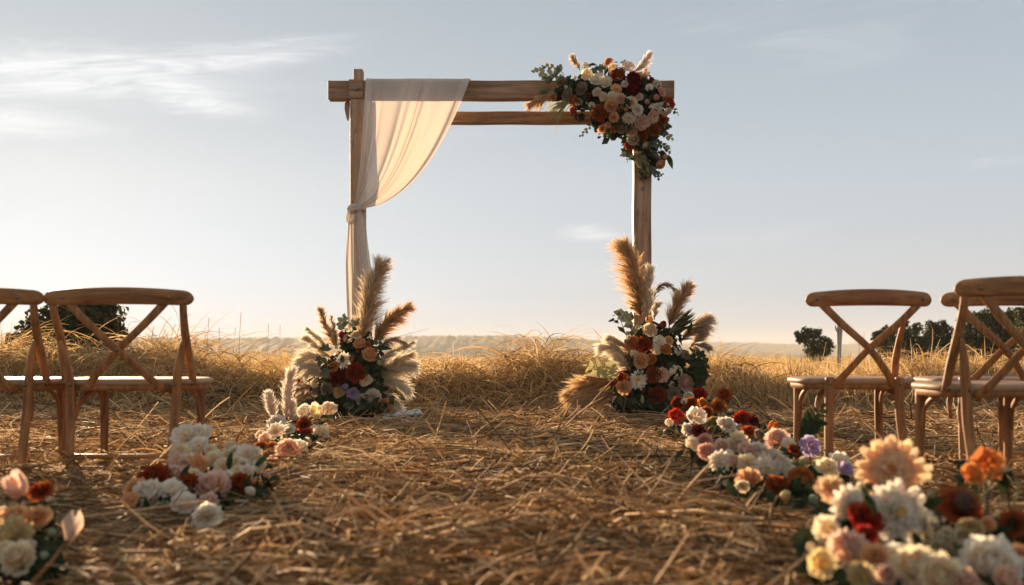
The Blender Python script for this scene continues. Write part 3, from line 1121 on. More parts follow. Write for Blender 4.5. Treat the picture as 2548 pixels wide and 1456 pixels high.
    Fc = [(i * ns + j, i * ns + (j + 1) % ns, (i + 1) * ns + (j + 1) % ns, (i + 1) * ns + j) for i in range(4) for j in range(ns)]
    out.append(('seat_frame', py_mesh('seat_frame', V, Fc), 'chair'))
    bar('stretcher', [(-sx * .67, -.06, .085), (0, -.062, .083), (sx * .67, -.06, .085)], .012, 'chair_x', n=5)
    bolts = []
    for s in (-1, 1):
        bolts += [(s * sx * (.84 if plain else .70), -.118, tall - .052), (s * sx * (.56 if plain else .69), -.046, .43)]
        if not plain:
            bolts.append((s * sx * .88, .038, .435))
    bolts.append((0, -.112, .60))
    for b_ in bolts:
        v, f = tube_along([Vector(b_) + Vector((0, .012, 0)), Vector(b_), Vector(b_) + Vector((0, -.004, 0))], [.0085, .0085, .004], 8, 1, (1, 0, 0))
        out.append(('bolt', py_mesh('bolt', v, f, False), 'metal'))
    return out


CH = {}


def chair(px, Y, W, rot, label, group):
    if W not in CH:
        CH[W] = chair_meshes(W, W == .625)
    x = (px - 1274) * Y / F
    o = empty('cross_back_chair', (x, Y + .11, gz(x, Y)), label, 'chair', group)
    o.rotation_euler = (0, 0, R(rot))
    o.location.z = 0.004
    for name, me, mt in CH[W]:
        link(name, me, M[mt], o)
    return o


GC = 'wooden cross back chairs set along the aisle'
chair(288, 4.76, .725, 0, 'whole cross back chair in the left row, nearest the aisle', GC)
chair(-92, 4.72, .725, 2, 'cross back chair cut off by the left edge, beside the whole left chair', GC)
chair(2167, 4.90, .625, 0, 'cross back chair on the right with its whole back rail against the sky', GC)
chair(2505, 4.92, .625, 0, 'cross back chair half hidden behind the nearest right chair', GC)
chair(2556, 4.04, .60, 5, 'nearest and largest cross back chair at the right edge', GC)

# ------------------------------------------------------------------ flowers
def petal(name, prof, phi=None, hw=None, nu=4, nv=4, ruffle=0.0, point=.45, cup=.12, seed=0, tip0=0.0):
    """one petal in the flower's own frame (axis +z). phi: wraps round the axis by +-phi; hw: flat strip of half width hw"""
    r_ = random.Random(seed)
    V, T = [], []
    p1, p2 = r_.uniform(0, 6), r_.uniform(0, 6)
    for i in range(nu + 1):
        s = i / nu
        rho, z = bez(prof, s)
        sh = (.42 + 1.1 * s if s < .5 else 1 - (1 - point) * ((s - .5) / .5) ** 2.4)
        sh = min(1, sh)
        for j in range(nv + 1):
            a = -1 + 2 * j / nv
            rf = ruffle * s * s * (math.sin(a * 5 + p1) + .6 * math.sin(a * 9 + p2))
            edge = a * a * s
            if phi is not None:
                ph = a * phi * sh
                rr = rho + rf - .03 * edge
                V.append((rr * math.cos(ph), rr * math.sin(ph), z + rf * .6 - .10 * edge * (1 if s > .5 else 0) * abs(prof[3][0])))
            else:
                V.append((rho + rf, a * hw * sh, z + cup * hw * a * a * 4 * (1 - .3 * s) + rf))
            T.append(tip0 + (1 - tip0) * s)
    f = [(i * (nv + 1) + j, i * (nv + 1) + j + 1, (i + 1) * (nv + 1) + j + 1, (i + 1) * (nv + 1) + j) for i in range(nu) for j in range(nv)]
    return np.array(V), np.array(f), np.array(T)


def layers_for(kind, sd):
    """list of (count, petal arrays, turn, tilt jitter)"""
    L = []
    if kind == 'rose':
        spec = [(3, [(.02, .0), (.14, .1), (.20, .45), (.07, .74)], 1.15, .02), (4, [(.03, .0), (.30, .05), (.36, .5), (.20, .74)], .95, .03),
                (5, [(.03, 0), (.48, .02), (.52, .5), (.42, .70)], .80, .04), (5, [(.04, -.02), (.62, -.06), (.66, .42), (.68, .58)], .74, .05),
                (6, [(.04, -.04), (.72, -.16), (.78, .30), (.94, .36)], .64, .06), (6, [(.05, -.06), (.78, -.26), (.85, .08), (1.06, .04)], .58, .06)]
        for i, (c, p, ph, rf) in enumerate(spec):
            L.append((c, petal('p', p, ph, None, 4, 5, rf, .62, seed=sd + i), i * .7 + sd, .10))
    elif kind == 'ranunculus':
        for i in range(7):
            q = (i + .6) / 7
            c = [3, 4, 5, 6, 6, 7, 7][i]
            L.append((c, petal('p', [(.02, 0), (.20 + .72 * q, -.12 * q), (.18 + .82 * q, .42), (.05 + .90 * q, .62 - .42 * q ** 2)], 1.0 - .52 * q, None, 4, 4, .02, .72, seed=sd + i), i * .5 + sd, .06))
    elif kind == 'carnation':
        for i in range(6):
            q = (i + .5) / 6
            c = [4, 5, 7, 8, 9, 9][i]
            L.append((c, petal('p', [(.02, 0), (.12 + .45 * q, .10), (.20 + .62 * q, .58 - .50 * q), (.14 + .86 * q, .74 - .72 * q)], .85 - .36 * q, None, 4, 6, .065, .92, seed=sd + i), i * .63 + sd, .16))
    elif kind == 'lisianthus':
        spec = [(3, [(.03, 0), (.28, .10), (.40, .42), (.34, .62)], .80, .05), (4, [(.03, 0), (.45, .02), (.60, .34), (.74, .50)], .88, .07), (5, [(.03, -.04), (.55, -.14), (.76, .10), (1.02, .18)], .82, .08)]
        for i, (c, p, ph, rf) in enumerate(spec):
            L.append((c, petal('p', p, ph, None, 5, 6, rf, .86, seed=sd + i), i * .8 + sd, .12))
    elif kind == 'dahlia':
        for i in range(7):
            q = (i + 1) / 7
            c = [7, 9, 12, 14, 15, 15, 14][i]
            rr = .10 + .92 * q
            L.append((c, petal('p', [(.04, .04), (rr * .35, .30 - .26 * q), (rr * .78, .52 - .50 * q), (rr, .60 - .72 * q + .12 * q * q)], None, .065 + .10 * q, 4, 2, .0, .42, .22, seed=sd + i), i * .37 + sd, .10))
    elif kind == 'daisy':
        for i in range(3):
            q = (i + 1) / 3
            rr = .55 + .47 * q
            L.append((13, petal('p', [(.10, .04), (rr * .4, .16 - .12 * q), (rr * .75, .24 - .22 * q), (rr, .20 - .24 * q)], None, .125, 4, 2, .01, .42, .16, seed=sd + i), i * .17 + sd, .10))
    elif kind == 'bud':
        L = [(3, petal('p', [(.04, -.55), (.62, -.45), (.62, .30), (.12, .86)], 1.05, None, 5, 4, .02, .45, seed=sd), sd, .03),
             (3, petal('p', [(.04, -.60), (.74, -.50), (.72, .25), (.34, .74)], 1.0, None, 5, 4, .03, .40, seed=sd + 1), sd + 1, .05)]
    elif kind == 'tulip':
        L = [(3, petal('p', [(.04, -.2), (.55, -.15), (.50, .70), (.42, 1.15)], .95, None, 6, 4, .03, .35, seed=sd), sd, .06),
             (4, petal('p', [(.04, -.2), (.68, -.20), (.62, .65), (.72, 1.05)], .80, None, 6, 4, .05, .35, seed=sd + 1), sd + 1, .10)]
    elif kind == 'calla':
        L = [(1, petal('p', [(.06, -.5), (.30, -.1), (.38, .45), (.86, .92)], 2.6, None, 7, 12, .02, .55, seed=sd), sd, 0.0)]
    return L


def euler_tilt(p, ang, tilt, jit):
    """turn petal p round the axis by ang, opening it by tilt"""
    c_, s_ = math.cos(tilt), math.sin(tilt)
    x = p[:, 0] * c_ + p[:, 2] * s_
    z = -p[:, 0] * s_ + p[:, 2] * c_
    y = p[:, 1]
    ca, sa = math.cos(ang), math.sin(ang)
    return np.stack([x * ca - y * sa, x * sa + y * ca, z], -1) * jit


PROTO, PETALS = {}, {}


def hydrangea_mesh(sd, n=34):
    r_ = np.random.default_rng(sd)
    parts = []
    for i in range(n):
        d = r_.normal(size=3); d[2] = abs(d[2]) * .9 + .05
        d = d / np.linalg.norm(d)
        c = d * np.array([.8, .8, .72]) * r_.uniform(.85, 1.05)
        a = np.cross(d, r_.normal(size=3)); a /= np.linalg.norm(a)
        b_ = np.cross(d, a)
        s = r_.uniform(.20, .30)
        for q in range(4):
            th = q * math.pi / 2
            o = a * math.cos(th) + b_ * math.sin(th)
            w = -a * math.sin(th) + b_ * math.cos(th)
            V = np.array([c, c + o * s * .55 + w * s * .48 + d * .06, c + o * s + d * .02, c + o * s * .55 - w * s * .48 + d * .06])
            parts.append((V, np.array([[0, 1, 2, 3]]), np.array([.1, .8, 1, .8])))
    return merge(*parts)


def proto(kind, var):
    key = (kind, var)
    if key not in PROTO:
        if kind == 'hydrangea':
            v, f, t = hydrangea_mesh(var + 11)
        else:
            parts = []
            r_ = random.Random(var * 31 + 5)
            for c, (pv, pf, pt), turn, jt in layers_for(kind, var * 3.1):
                for q in range(c):
                    parts.append((euler_tilt(pv, turn + 6.283 * q / c + r_.uniform(-.1, .1), r_.uniform(-jt, jt), r_.uniform(.93, 1.07)), pf, pt))
            v, f, t = merge(*parts)
        PROTO[key] = np_mesh(kind, v, f, t, smooth=(kind != 'hydrangea'))
        PROTO[key].materials.append(PM['white'])
    return PROTO[key]


def petal_protos(kind, var):
    key = (kind, var)
    if key not in PETALS:
        out = []
        for c, (pv, pf, pt), turn, jt in layers_for(kind, var * 3.1):
            me = np_mesh('petal', pv, pf, pt, smooth=True)
            me.materials.append(PM['white'])
            out.append((c, me, turn, jt))
        PETALS[key] = out
    return PETALS[key]


def dome_mesh(name, r_, h, n=10, rings=4, seed=0, bump=.12):
    rr = random.Random(seed)
    V = [(0, 0, h)]
    for i in range(1, rings + 1):
        a = i / rings * math.pi / 2
        for j in range(n):
            q = 1 + rr.uniform(-bump, bump)
            V.append((r_ * math.sin(a) * math.cos(6.283 * j / n) * q, r_ * math.sin(a) * math.sin(6.283 * j / n) * q, h * math.cos(a) * q))
    f = [(0, 1 + j, 1 + (j + 1) % n) for j in range(n)]
    for i in range(rings - 1):
        for j in range(n):
            f.append((1 + i * n + j, 1 + (i + 1) * n + j, 1 + (i + 1) * n + (j + 1) % n, 1 + i * n + (j + 1) % n))
    return py_mesh(name, V, f)


CORE = dome_mesh('core', .12, .22, 8, 3); CORE.materials.append(PM['white'])
DISC = dome_mesh('centre', .20, .16, 12, 4, 3, .22)
DARKDISC = dome_mesh('centre', .42, .40, 14, 4, 4, .3)
KINDS_ = dict(R='rose', U='ranunculus', C='carnation', L='lisianthus', D='dahlia', Y='daisy', B='bud', T='tulip', K='calla', H='hydrangea')


def own_material(o, m):
    o.material_slots[0].link = 'OBJECT'
    o.material_slots[0].material = m


def flower(k, col, loc, facing, rad, parent, split=False):
    kind = KINDS_[k[0]]
    base = Vector(parent.location)
    q = Vector(facing).normalized().to_track_quat('Z', 'Y') @ Euler((0, 0, random.uniform(0, 6.283))).to_quaternion()
    var = random.randrange(3)
    pm = PM[col]
    if split and kind != 'hydrangea':
        o = bpy.data.objects.new(kind, CORE)
        C.objects.link(o)
        own_material(o, pm)
        for c, me, turn, jt in petal_protos(kind, var):
            for i in range(c):
                p = bpy.data.objects.new('petal', me)
                C.objects.link(p)
                p.parent = o
                own_material(p, pm)
                mt = Matrix.Rotation(turn + 6.283 * i / c + random.uniform(-.12, .12), 4, 'Z') @ Matrix.Rotation(random.uniform(-jt, jt), 4, 'Y')
                s_ = random.uniform(.92, 1.08)
                p.matrix_basis = mt @ Matrix.Scale(s_, 4)
    else:
        o = bpy.data.objects.new(kind, proto(kind, var))
        C.objects.link(o)
        own_material(o, pm)
    o.parent = parent
    o.matrix_basis = Matrix.Translation(Vector(loc) - base) @ q.to_matrix().to_4x4() @ Matrix.Diagonal((rad, rad, rad * random.uniform(.9, 1.1), 1))
    if kind in ('daisy',) or k == 'Dg':
        c = bpy.data.objects.new('centre', DISC)
        C.objects.link(c); c.parent = o
        if not DISC.materials:
            DISC.materials.append(M['centre'])
        c.matrix_basis = Matrix.Translation((0, 0, .26 if kind == 'dahlia' else .02))
    if k == 'Cd':
        c = bpy.data.objects.new('centre', DARKDISC)
        C.objects.link(c); c.parent = o
        if not DARKDISC.materials:
            DARKDISC.materials.append(M['darkcentre'])
        c.matrix_basis = Matrix.Translation((0, 0, .42))
    return o


def leaf_cloud(parent, pts, dirs, sizes, mt, name='foliage', asp=.5):
    if len(pts) == 0:
        return
    v, f = quad_leaves(np.array(pts) - np.array(parent.location), np.array(dirs), np.array(sizes), asp)
    o = link(name, np_mesh(name, v, f), M[mt], parent)
    o['kind'] = 'stuff'
    return o


def stems_mesh(parent, segs, rad, mt='leaf', name='stems'):
    paths = []
    for a, b_ in segs:
        a, b_ = Vector(a), Vector(b_)
        mid = (a + b_) / 2 + Vector((random.uniform(-.02, .02), random.uniform(-.02, .02), .01))
        paths.append([tuple(p) for p in spline([a, mid, b_], 5)])
    v, f, t = tubes(np.array(paths) - np.array(parent.location), np.full(len(paths), rad), 4)
    o = link(name, np_mesh(name, v, f), M[mt], parent)
    o['kind'] = 'stuff'


def leaf_shape(L, Wd, fold=.18, curl=.15):
    V, T = [], []
    for i in range(6):
        s = i / 5
        w = Wd * .5 * math.sin(math.pi * (.06 + .94 * s) ** .8) if s < 1 else 0.0
        for a in (-1, 0, 1):
            V.append((a * w, s * L, abs(a) * fold * w - curl * L * s * s))
            T.append(s)
    f = [(i * 3 + j, i * 3 + j + 1, (i + 1) * 3 + j + 1, (i + 1) * 3 + j) for i in range(5) for j in range(2)]
    return np_mesh('leaf', V, f, T, smooth=True)


LEAF = {'round': leaf_shape(1, .85), 'long': leaf_shape(1, .38), 'blade': leaf_shape(1, .10, .3, .25)}


def leaf(parent, loc, direction, up, L, kind='long', mt='leaf', name='leaf', world=True):
    y = Vector(direction).normalized()
    z = Vector(up) - y * Vector(up).dot(y)
    if z.length < 1e-3:
        z = y.orthogonal()
    z.normalize()
    x = y.cross(z)
    o = bpy.data.objects.new(name, LEAF[kind])
    C.objects.link(o)
    if not LEAF[kind].materials:
        LEAF[kind].materials.append(M['leaf'])
    own_material(o, M[mt])
    o.parent = parent
    mt_ = Matrix((x, y, z)).transposed().to_4x4()
    base = Vector(parent.location) if world else Vector((0, 0, 0))
    o.matrix_basis = Matrix.Translation(Vector(loc) - base) @ mt_ @ Matrix.Scale(L, 4)
    return o


def sprig(parent, pts, n, L, kind='round', mt='eucalyptus', name='eucalyptus_sprig'):
    """a stem with paired leaves (sub-parts)"""
    path = spline(pts, 14)
    base = Vector(parent.location)
    org = path[0]
    v, f = tube_along([p - org for p in path], [.0032 * (1 - .7 * i / 13) for i in range(14)], 5)
    o = link(name, py_mesh(name, v, f), M['drygreen'], parent, org - base)
    for i in range(n):
        t = .18 + .82 * i / max(1, n - 1)
        j = min(int(t * 13), 12)
        p = path[j].lerp(path[j + 1], t * 13 - j) if t < 1 else path[13]
        tg = (path[j + 1] - path[j]).normalized()
        sd = tg.cross(Vector((0, -1, .2))).normalized() * (1 if i % 2 else -1)
        d = (tg * random.uniform(.3, .9) + sd + Vector((0, random.uniform(-.6, .3), random.uniform(-.2, .2))))
        if i == n - 1:
            d = tg
        leaf(o, p - org, d, Vector((random.uniform(-.4, .4), -1, random.uniform(0, .8))), L * random.uniform(.7, 1.2) * (1.1 - .4 * t), kind, mt, world=False)
    return o


def plume(parent, pts, width, col='tan', n=900, droop=.35, lean=0.0, name='pampas_plume', hw=.0050):
    thin = col in ('cream', 'pink')
    width, n, droop = width * (1.05 if thin else 1.2), int(n * 1.25), droop * (.8 if thin else 1.2)
    """feathery head: hairs spring from a bent axis; width in metres"""
    base = np.array(parent.location)
    K = 40
    ax = np.array([tuple(p) for p in spline(pts, K)])
    tg = unit(np.gradient(ax, axis=0))
    length = np.linalg.norm(np.diff(ax, axis=0), axis=1).sum()
    nl = max(8, n // 8)                       # hairs hang together in locks
    lk = rng.integers(0, nl, n)
    t = np.clip(rng.uniform(0.02, .97, nl)[lk] + rng.normal(0, .012, n), .01, .98) ** .9
    i = t * (K - 1)
    i0 = np.clip(i.astype(int), 0, K - 2)
    fr = (i - i0)[:, None]
    p0 = ax[i0] * (1 - fr) + ax[i0 + 1] * fr
    tt = tg[i0]
    rd = rng.normal(size=(nl, 3))[lk] + rng.normal(0, .22, (n, 3))
    rd = unit(rd - tt * (rd * tt).sum(1, keepdims=True))
    env = np.sin(np.pi * np.clip(.16 + .84 * t, 0, 1) ** .85) ** .7
    L = width * (.8 + .8 * rng.uniform(size=nl)[lk] + .35 * rng.uniform(size=n)) * (.25 + .85 * env) + .055 * length * (t > .8)
    sp = np.clip(rng.uniform(.25, .60 if thin else .85, nl)[lk] + rng.normal(0, .05, n), .15, 1.0)
    side = np.array([lean, 0, 0])
    d0 = unit(tt * .9 + rd * sp[:, None] + side * .35)
    KK = 5
    s = np.linspace(0, 1, KK)[None, :, None]
    wob = rng.normal(0, .10, (n, 1, 3))
    g = np.array([lean * .6, 0, -1.0]) * droop
    path = p0[:, None, :] + (d0[:, None, :] * s + wob * s ** 2 + g[None, None, :] * s ** 2 * .6) * L[:, None, None]
    # second order tufts: hairs cluster into locks
    v, f, tip = ribbons(path, np.full(n, hw) * rng.uniform(.6, 1.5, n))
    o = link(name, np_mesh(name, v - base, f, tip), PL[col], parent)
    vv, ff = tube_along([Vector(a) - Vector(base) for a in ax[::4]], [.005 * (1 - .8 * q / 9) for q in range(10)], 5)
    st = link('stalk', py_mesh('stalk', vv, ff), M['drygreen'], o)
    return o


def parse(txt):
    out = []
    for item in txt.split(';'):
        w = item.split()
        if len(w) >= 5:
            out.append((float(w[0]), float(w[1]), float(w[2]), w[3], w[4]))
    return out


def arrangement(label, txt, conv, depth, origin, face, split=0.0, leaves=10, lsize=.07, stem_to=None, spread=.06, group=None, name='flower_arrangement', leafmat='leaf', back=.05, grow=1.18, ground_bed=False):
    """conv maps list coordinates to picture px; depth gives Y for a picture point; face gives the facing direction"""
    ax, ay, sc = conv
    o = empty(name, origin, label, 'flowers', group)
    pts, dirs, sz, segs, places = [], [], [], [], []
    for cx, cy, d, k, col in parse(txt):
        px, py = ax + cx * sc, ay + cy * sc
        Y = depth(px, py)
        loc = P(px, py, Y)
        rad = d * sc * .5 * Y / F * grow
        low = gz(loc.x, loc.y) + rad * .55 + .012
        if loc.z < low:                      # bring it forward until it sits on the ground
            Y2 = max(Y * .86, (H - low) * F / (py - HY))
            rad *= Y2 / Y
            loc = P(px, py, Y2)
            loc.z = max(loc.z, gz(loc.x, loc.y) + rad * .5)
        fc = Vector(face(px, py)) + Vector((random.uniform(-.3, .3), random.uniform(-.1, .1), random.uniform(-.3, .3)))
        if k[0] == 'D':
            fc = Vector((fc.x * .5, -1, .30))
        flower(k, col, loc, fc, rad, o, split > 0 and d * sc >= split)
        places.append((loc, fc.normalized(), rad))
        for q in range(leaves):
            v = Vector((random.gauss(0, 1), random.gauss(0, .6), random.gauss(0, 1))).normalized()
            p = loc - fc.normalized() * (back + random.uniform(0, .05)) + v * (rad * .6 + random.uniform(0, spread))
            if ground_bed:
                p.z = min(p.z, loc.z - rad * .3)
            p.z = max(p.z, gz(p.x, p.y) + .012)
            pts.append(tuple(p)); dirs.append(tuple(v * .5 + fc.normalized() * .8 + Vector((0, 0, .3)))); sz.append(lsize * random.uniform(.6, 1.4))
        if stem_to is not None:
            b_ = stem_to(loc)
            segs.append((loc - fc.normalized() * rad * .2, b_))
    leaf_cloud(o, pts, dirs, sz, leafmat)
    if segs:
        stems_mesh(o, segs, .0035)
    return o, places


# --- corner of the arch
CT = '''520 350 90 U orange;755 195 80 B white;770 290 110 L cream;870 340 135 L white;965 372 112 L white;985 165 100 C peach;1030 225 90 L cream;
1070 300 138 R rust;1180 215 125 L white;1240 340 132 R dark;1232 452 134 U dark;1062 437 108 D peach;715 430 115 R taupe;572 490 112 R taupe;870 465 85 L cream;
792 505 80 B dark;450 522 90 T orange;632 550 90 R orange;635 648 100 B red;690 572 85 H taupe;820 605 70 K white;900 672 145 R rust;1010 602 118 R peach;935 512 84 L cream;
1022 505 84 R white;1105 530 94 R blush;1215 570 122 C cream;1105 625 85 H olive;1280 645 108 C white;1372 562 70 B pink;1392 440 88 K white;1470 388 95 H white;
1350 300 92 T blush;1415 340 76 B red;1520 465 88 L pink;1466 520 84 B pink;1590 575 112 R red;1540 640 160 H cream;1430 620 82 H white;1432 715 112 L blush;
1532 752 112 D rust;1320 772 142 L blush;1190 730 124 D cream;1040 720 104 C peach;920 760 86 B red;935 845 112 T peach;1040 850 92 T orange;1120 822 104 R taupe;
1215 860 104 R cream;1232 940 112 R cream;1450 850 112 R rust;1320 905 114 R rust;1198 1010 104 D rust;1360 1005 82 U cream;1505 1190 100 U peach;1555 1120 80 B peach;
1150 385 70 C white;1160 640 60 B peach;560 420 60 B cream;840 720 60 B orange;1300 515 66 L cream;980 800 60 L peach;1480 610 70 C white;650 320 56 B cream'''
ccv = (1270.2, 113.8, .2475)
carr, cpl = arrangement('large flower spray wired over the right corner of the wooden arch', CT, ccv,
                        lambda px, py: AY - .07 - .20 * math.exp(-((px - 1560) / 110) ** 2 - ((py - 255) / 90) ** 2),
                        (X(1598), AY - .02, Z(222)), lambda px, py: ((px - 1570) / 170, -1, -(py - 250) / 210 + .1), leaves=15, lsize=.085, spread=.05, back=.05)


def fill(parent, n, cen, rad, size, mt='leaf', asp=.5, sdir=(0, -1, .2), name='foliage'):
    """opaque heart of leaves inside an ellipsoid"""
    d = unit(rng.normal(size=(n, 3))) * (rng.uniform(0, 1, n) ** .45)[:, None]
    p = np.array(cen) + d * np.array(rad)
    p[:, 2] = np.maximum(p[:, 2], ground(p[:, 0], p[:, 1]) + .012)
    return leaf_cloud(parent, p, d + rng.normal(0, .5, d.shape) + np.array(sdir) * .5, rng.uniform(.6, 1.4, n) * size, mt, name, asp)


fill(carr, 520, P(1560, 262, AY - .04), (.34, .10, .20), .10)
fill(carr, 170, P(1440, 225, AY - .05), (.22, .07, .10), .09)
fill(carr, 200, P(1600, 345, AY - .05), (.14, .09, .22), .09)
fill(carr, 110, P(1605, 420, AY - .05), (.06, .05, .10), .08, 'drygreen', .4)
cc = lambda x, y, Y=AY - .1: P(ccv[0] + x * .2475, ccv[1] + y * .2475, Y)
for pts, n, L in [([(560, 330), (450, 300), (340, 280), (245, 262)], 9, .07), ([(540, 290), (470, 230), (400, 215), (330, 205)], 8, .05), ([(560, 350), (440, 320), (380, 330), (340, 335)], 7, .06),
                  ([(1400, 900), (1500, 860), (1560, 890), (1615, 930)], 10, .055), ([(1400, 960), (1480, 990), (1550, 1010), (1590, 1060)], 10, .055), ([(1400, 1040), (1450, 1080), (1490, 1130)], 8, .05),
                  ([(1390, 1230), (1440, 1270), (1480, 1330)], 8, .045), ([(1420, 1250), (1470, 1290), (1525, 1290)], 7, .04), ([(1600, 600), (1640, 640), (1680, 690)], 6, .035),
                  ([(860, 760), (800, 810), (760, 860), (710, 900)], 8, .04), ([(1200, 1060), (1160, 1085), (1120, 1100)], 6, .04), ([(1215, 1080), (1190, 1120), (1180, 1150)], 5, .04),
                  ([(780, 260), (830, 240), (860, 255)], 5, .04), ([(930, 280), (925, 230), (940, 220)], 5, .05), ([(480, 270), (500, 215)], 5, .05), ([(1130, 200), (1145, 160)], 4, .04),
                  ([(650, 380), (560, 400), (520, 330)], 8, .07), ([(1380, 870), (1420, 930), (1400, 1010)], 8, .07), ([(1440, 800), (1500, 830), (1540, 860)], 7, .06)]:
    sprig(carr, [cc(a, b_, AY - .08 - random.uniform(0, .06)) for a, b_ in pts], n, L)
for a, b_, ln in [((1580, 1100), (1635, 1235), .13), ((850, 740), (850, 850), .10), ((1270, 1080), (1320, 1240), .16), ((1300, 1060), (1370, 1180), .14), ((1330, 1060), (1300, 1200), .14), ((1260, 1060), (1290, 1210), .15)]:
    p, q = cc(*a), cc(*b_)
    leaf(carr, p, q - p, (0, -1, .3), ln, 'long', 'leaf' if ln < .135 else 'drygreen')
# trailing pale grass and small plumes
paths = []
for i in range(46):
    x0, y0 = 570 + random.uniform(-30, 40), 560 + random.uniform(-25, 30)
    a = random.uniform(.35, 1.0)
    x1, y1 = x0 - random.uniform(90, 330) * a, y0 + random.uniform(60, 220) * (1.25 - .5 * a)
    paths.append([tuple(q) for q in spline([cc(x0, y0), cc((x0 + x1) / 2, (y0 + y1) / 2 - 18), cc(x1, y1, AY - .14)], 6)])
paths.append([tuple(q) for q in spline([cc(560, 600), cc(470, 780), cc(445, 970)], 6)])
paths.append([tuple(q) for q in spline([cc(420, 200), cc(350, 175), cc(272, 138)], 6)])
v, f, t = ribbons(np.array(paths), rng.uniform(.006, .013, len(paths)), side=np.array([[[0, 1, 0]]]))
g_ = link('grass_tuft', np_mesh('grass_tuft', v - np.array(carr.location), f), M['palegreen'], carr)
g_['kind'] = 'stuff'
for i in range(14):
    p = cc(380 + random.uniform(-20, 30), 450 + random.uniform(-30, 30), AY - .1)
    leaf(carr, p, cc(230 + random.uniform(-40, 50), 470 + random.uniform(-40, 40), AY - .14) - p, (0, -1, .5), random.uniform(.07, .12), 'long' if i % 3 else 'blade', 'drygreen')
plume(carr, [cc(700, 245), cc(660, 180), cc(622, 112)], .035, 'tan', 420, .1)
plume(carr, [cc(1240, 270), cc(1320, 190), cc(1400, 92)], .055, 'pink', 620, .15)
plume(carr, [cc(470, 480), cc(350, 510), cc(185, 600)], .055, 'brown', 700, .35)


def dome_depth(cx, cy, rx, ry, y0, bulge):
    return lambda px, py: y0 - bulge * max(0.0, 1 - ((px - cx) / rx) ** 2 - ((py - cy) / ry) ** 2)


# --- left foot of the arch
LT = '''785 660 92 B red;840 692 84 H cream;912 662 92 C cream;842 612 64 H cream;940 735 94 R peach;1005 745 64 C orange;1025 832 114 R peach;800 880 134 Y white;
715 935 104 C orange;748 1028 118 R dark;905 985 152 R rust;868 870 74 B orange;985 1052 104 L cream;1032 1050 46 C white;815 1110 84 B lilac;880 1165 94 L lilac;765 1160 102 L yellow;
652 1130 96 R taupe;1055 1190 136 C white;962 1225 112 C cream;850 1272 94 Y white;402 1050 84 C orange;552 1080 74 L cream;640 1258 132 L cream;700 1312 118 H cream;
1150 1272 122 R peach;1206 1290 92 L cream;1082 1242 64 R peach;580 1378 132 T cream;1075 800 60 B orange;950 1330 80 H taupe;760 1090 60 B taupe;920 800 56 B rust;700 860 50 B dark;
1110 900 60 B cream;560 1160 70 L taupe;900 1340 60 L cream'''
lcv = (625.7, 644.6, .2866)
lc = lambda x, y, Y=8.45: P(lcv[0] + x * .2866, lcv[1] + y * .2866, Y)
larr, _ = arrangement('tall flower and pampas arrangement at the left foot of the arch', LT, lcv, dome_depth(880, 930, 170, 160, 8.62, .26), (X(885), 8.55, gz(X(885), 8.55)),
                      lambda px, py: ((px - 885) / 160, -1, -(py - 940) / 180 + .15), leaves=13, lsize=.085, stem_to=lambda p: (X(885), 8.62, gz(X(885), 8.62) + .1), spread=.06)
fill(larr, 900, P(880, 950, 8.62), (.30, .20, .30), .10)
fill(larr, 420, P(875, 1005, 8.52), (.40, .20, .12), .10)
fill(larr, 160, P(890, 860, 8.62), (.16, .12, .16), .09)
for pts, w_, c_, n_, dr, ln in [([(960, 700), (1000, 480), (1050, 250), (1132, 38)], .115, 'tan', 1900, .25, .15), ([(1060, 720), (1130, 610), (1230, 510), (1362, 405)], .085, 'brown', 1300, .25, .3),
                                ([(735, 780), (690, 660), (630, 540), (598, 440)], .055, 'tan', 800, .3, 0), ([(745, 780), (720, 640), (692, 510)], .04, 'tan', 420, .3, 0),
                                ([(690, 790), (600, 710), (490, 606)], .05, 'cream', 520, .3, -.2), ([(690, 920), (600, 860), (500, 850), (410, 900)], .085, 'cream', 900, .35, -.4),
                                ([(690, 1050), (600, 1000), (540, 980), (480, 1010)], .07, 'cream', 700, .4, -.3), ([(1070, 960), (1150, 860), (1250, 790), (1400, 725)], .06, 'cream', 700, .3, .3),
                                ([(1070, 1060), (1170, 990), (1270, 940), (1395, 915)], .105, 'cream', 1400, .45, .4), ([(1080, 1100), (1170, 1070), (1260, 1080), (1350, 1150)], .085, 'cream', 1000, .45, .4),
                                ([(1110, 1150), (1190, 1190), (1250, 1250), (1290, 1310)], .06, 'cream', 700, .4, .3), ([(640, 1130), (540, 1110), (440, 1120), (355, 1150)], .05, 'grey', 500, .3, -.2), ([(690, 860), (600, 790), (520, 720), (470, 690)], .055, 'cream', 700, .25, -.3), ([(680, 980), (580, 930), (480, 920), (400, 960)], .065, 'cream', 800, .3, -.3), ([(1080, 1010), (1180, 930), (1280, 870), (1390, 830)], .07, 'cream', 900, .3, .3),
                                ([(1080, 790), (1170, 720), (1260, 700), (1330, 740)], .045, 'grey', 420, .6, .2)]:
    yy = 8.5 + random.uniform(-.06, .10)
    plume(larr, [lc(a, b_, yy - .02 * i) for i, (a, b_) in enumerate(pts)], w_, c_, n_, dr, ln)
for pts, n, L in [([(820, 620), (790, 570), (800, 510)], 7, .06), ([(880, 600), (890, 560), (910, 540)], 5, .06), ([(1080, 750), (1130, 700)], 4, .05), ([(640, 840), (600, 880), (575, 880)], 5, .05),
                  ([(1060, 870), (1110, 870)], 4, .05), ([(700, 780), (650, 760), (620, 770)], 6, .05)]:
    sprig(larr, [lc(a, b_, 8.40) for a, b_ in pts], n, L)
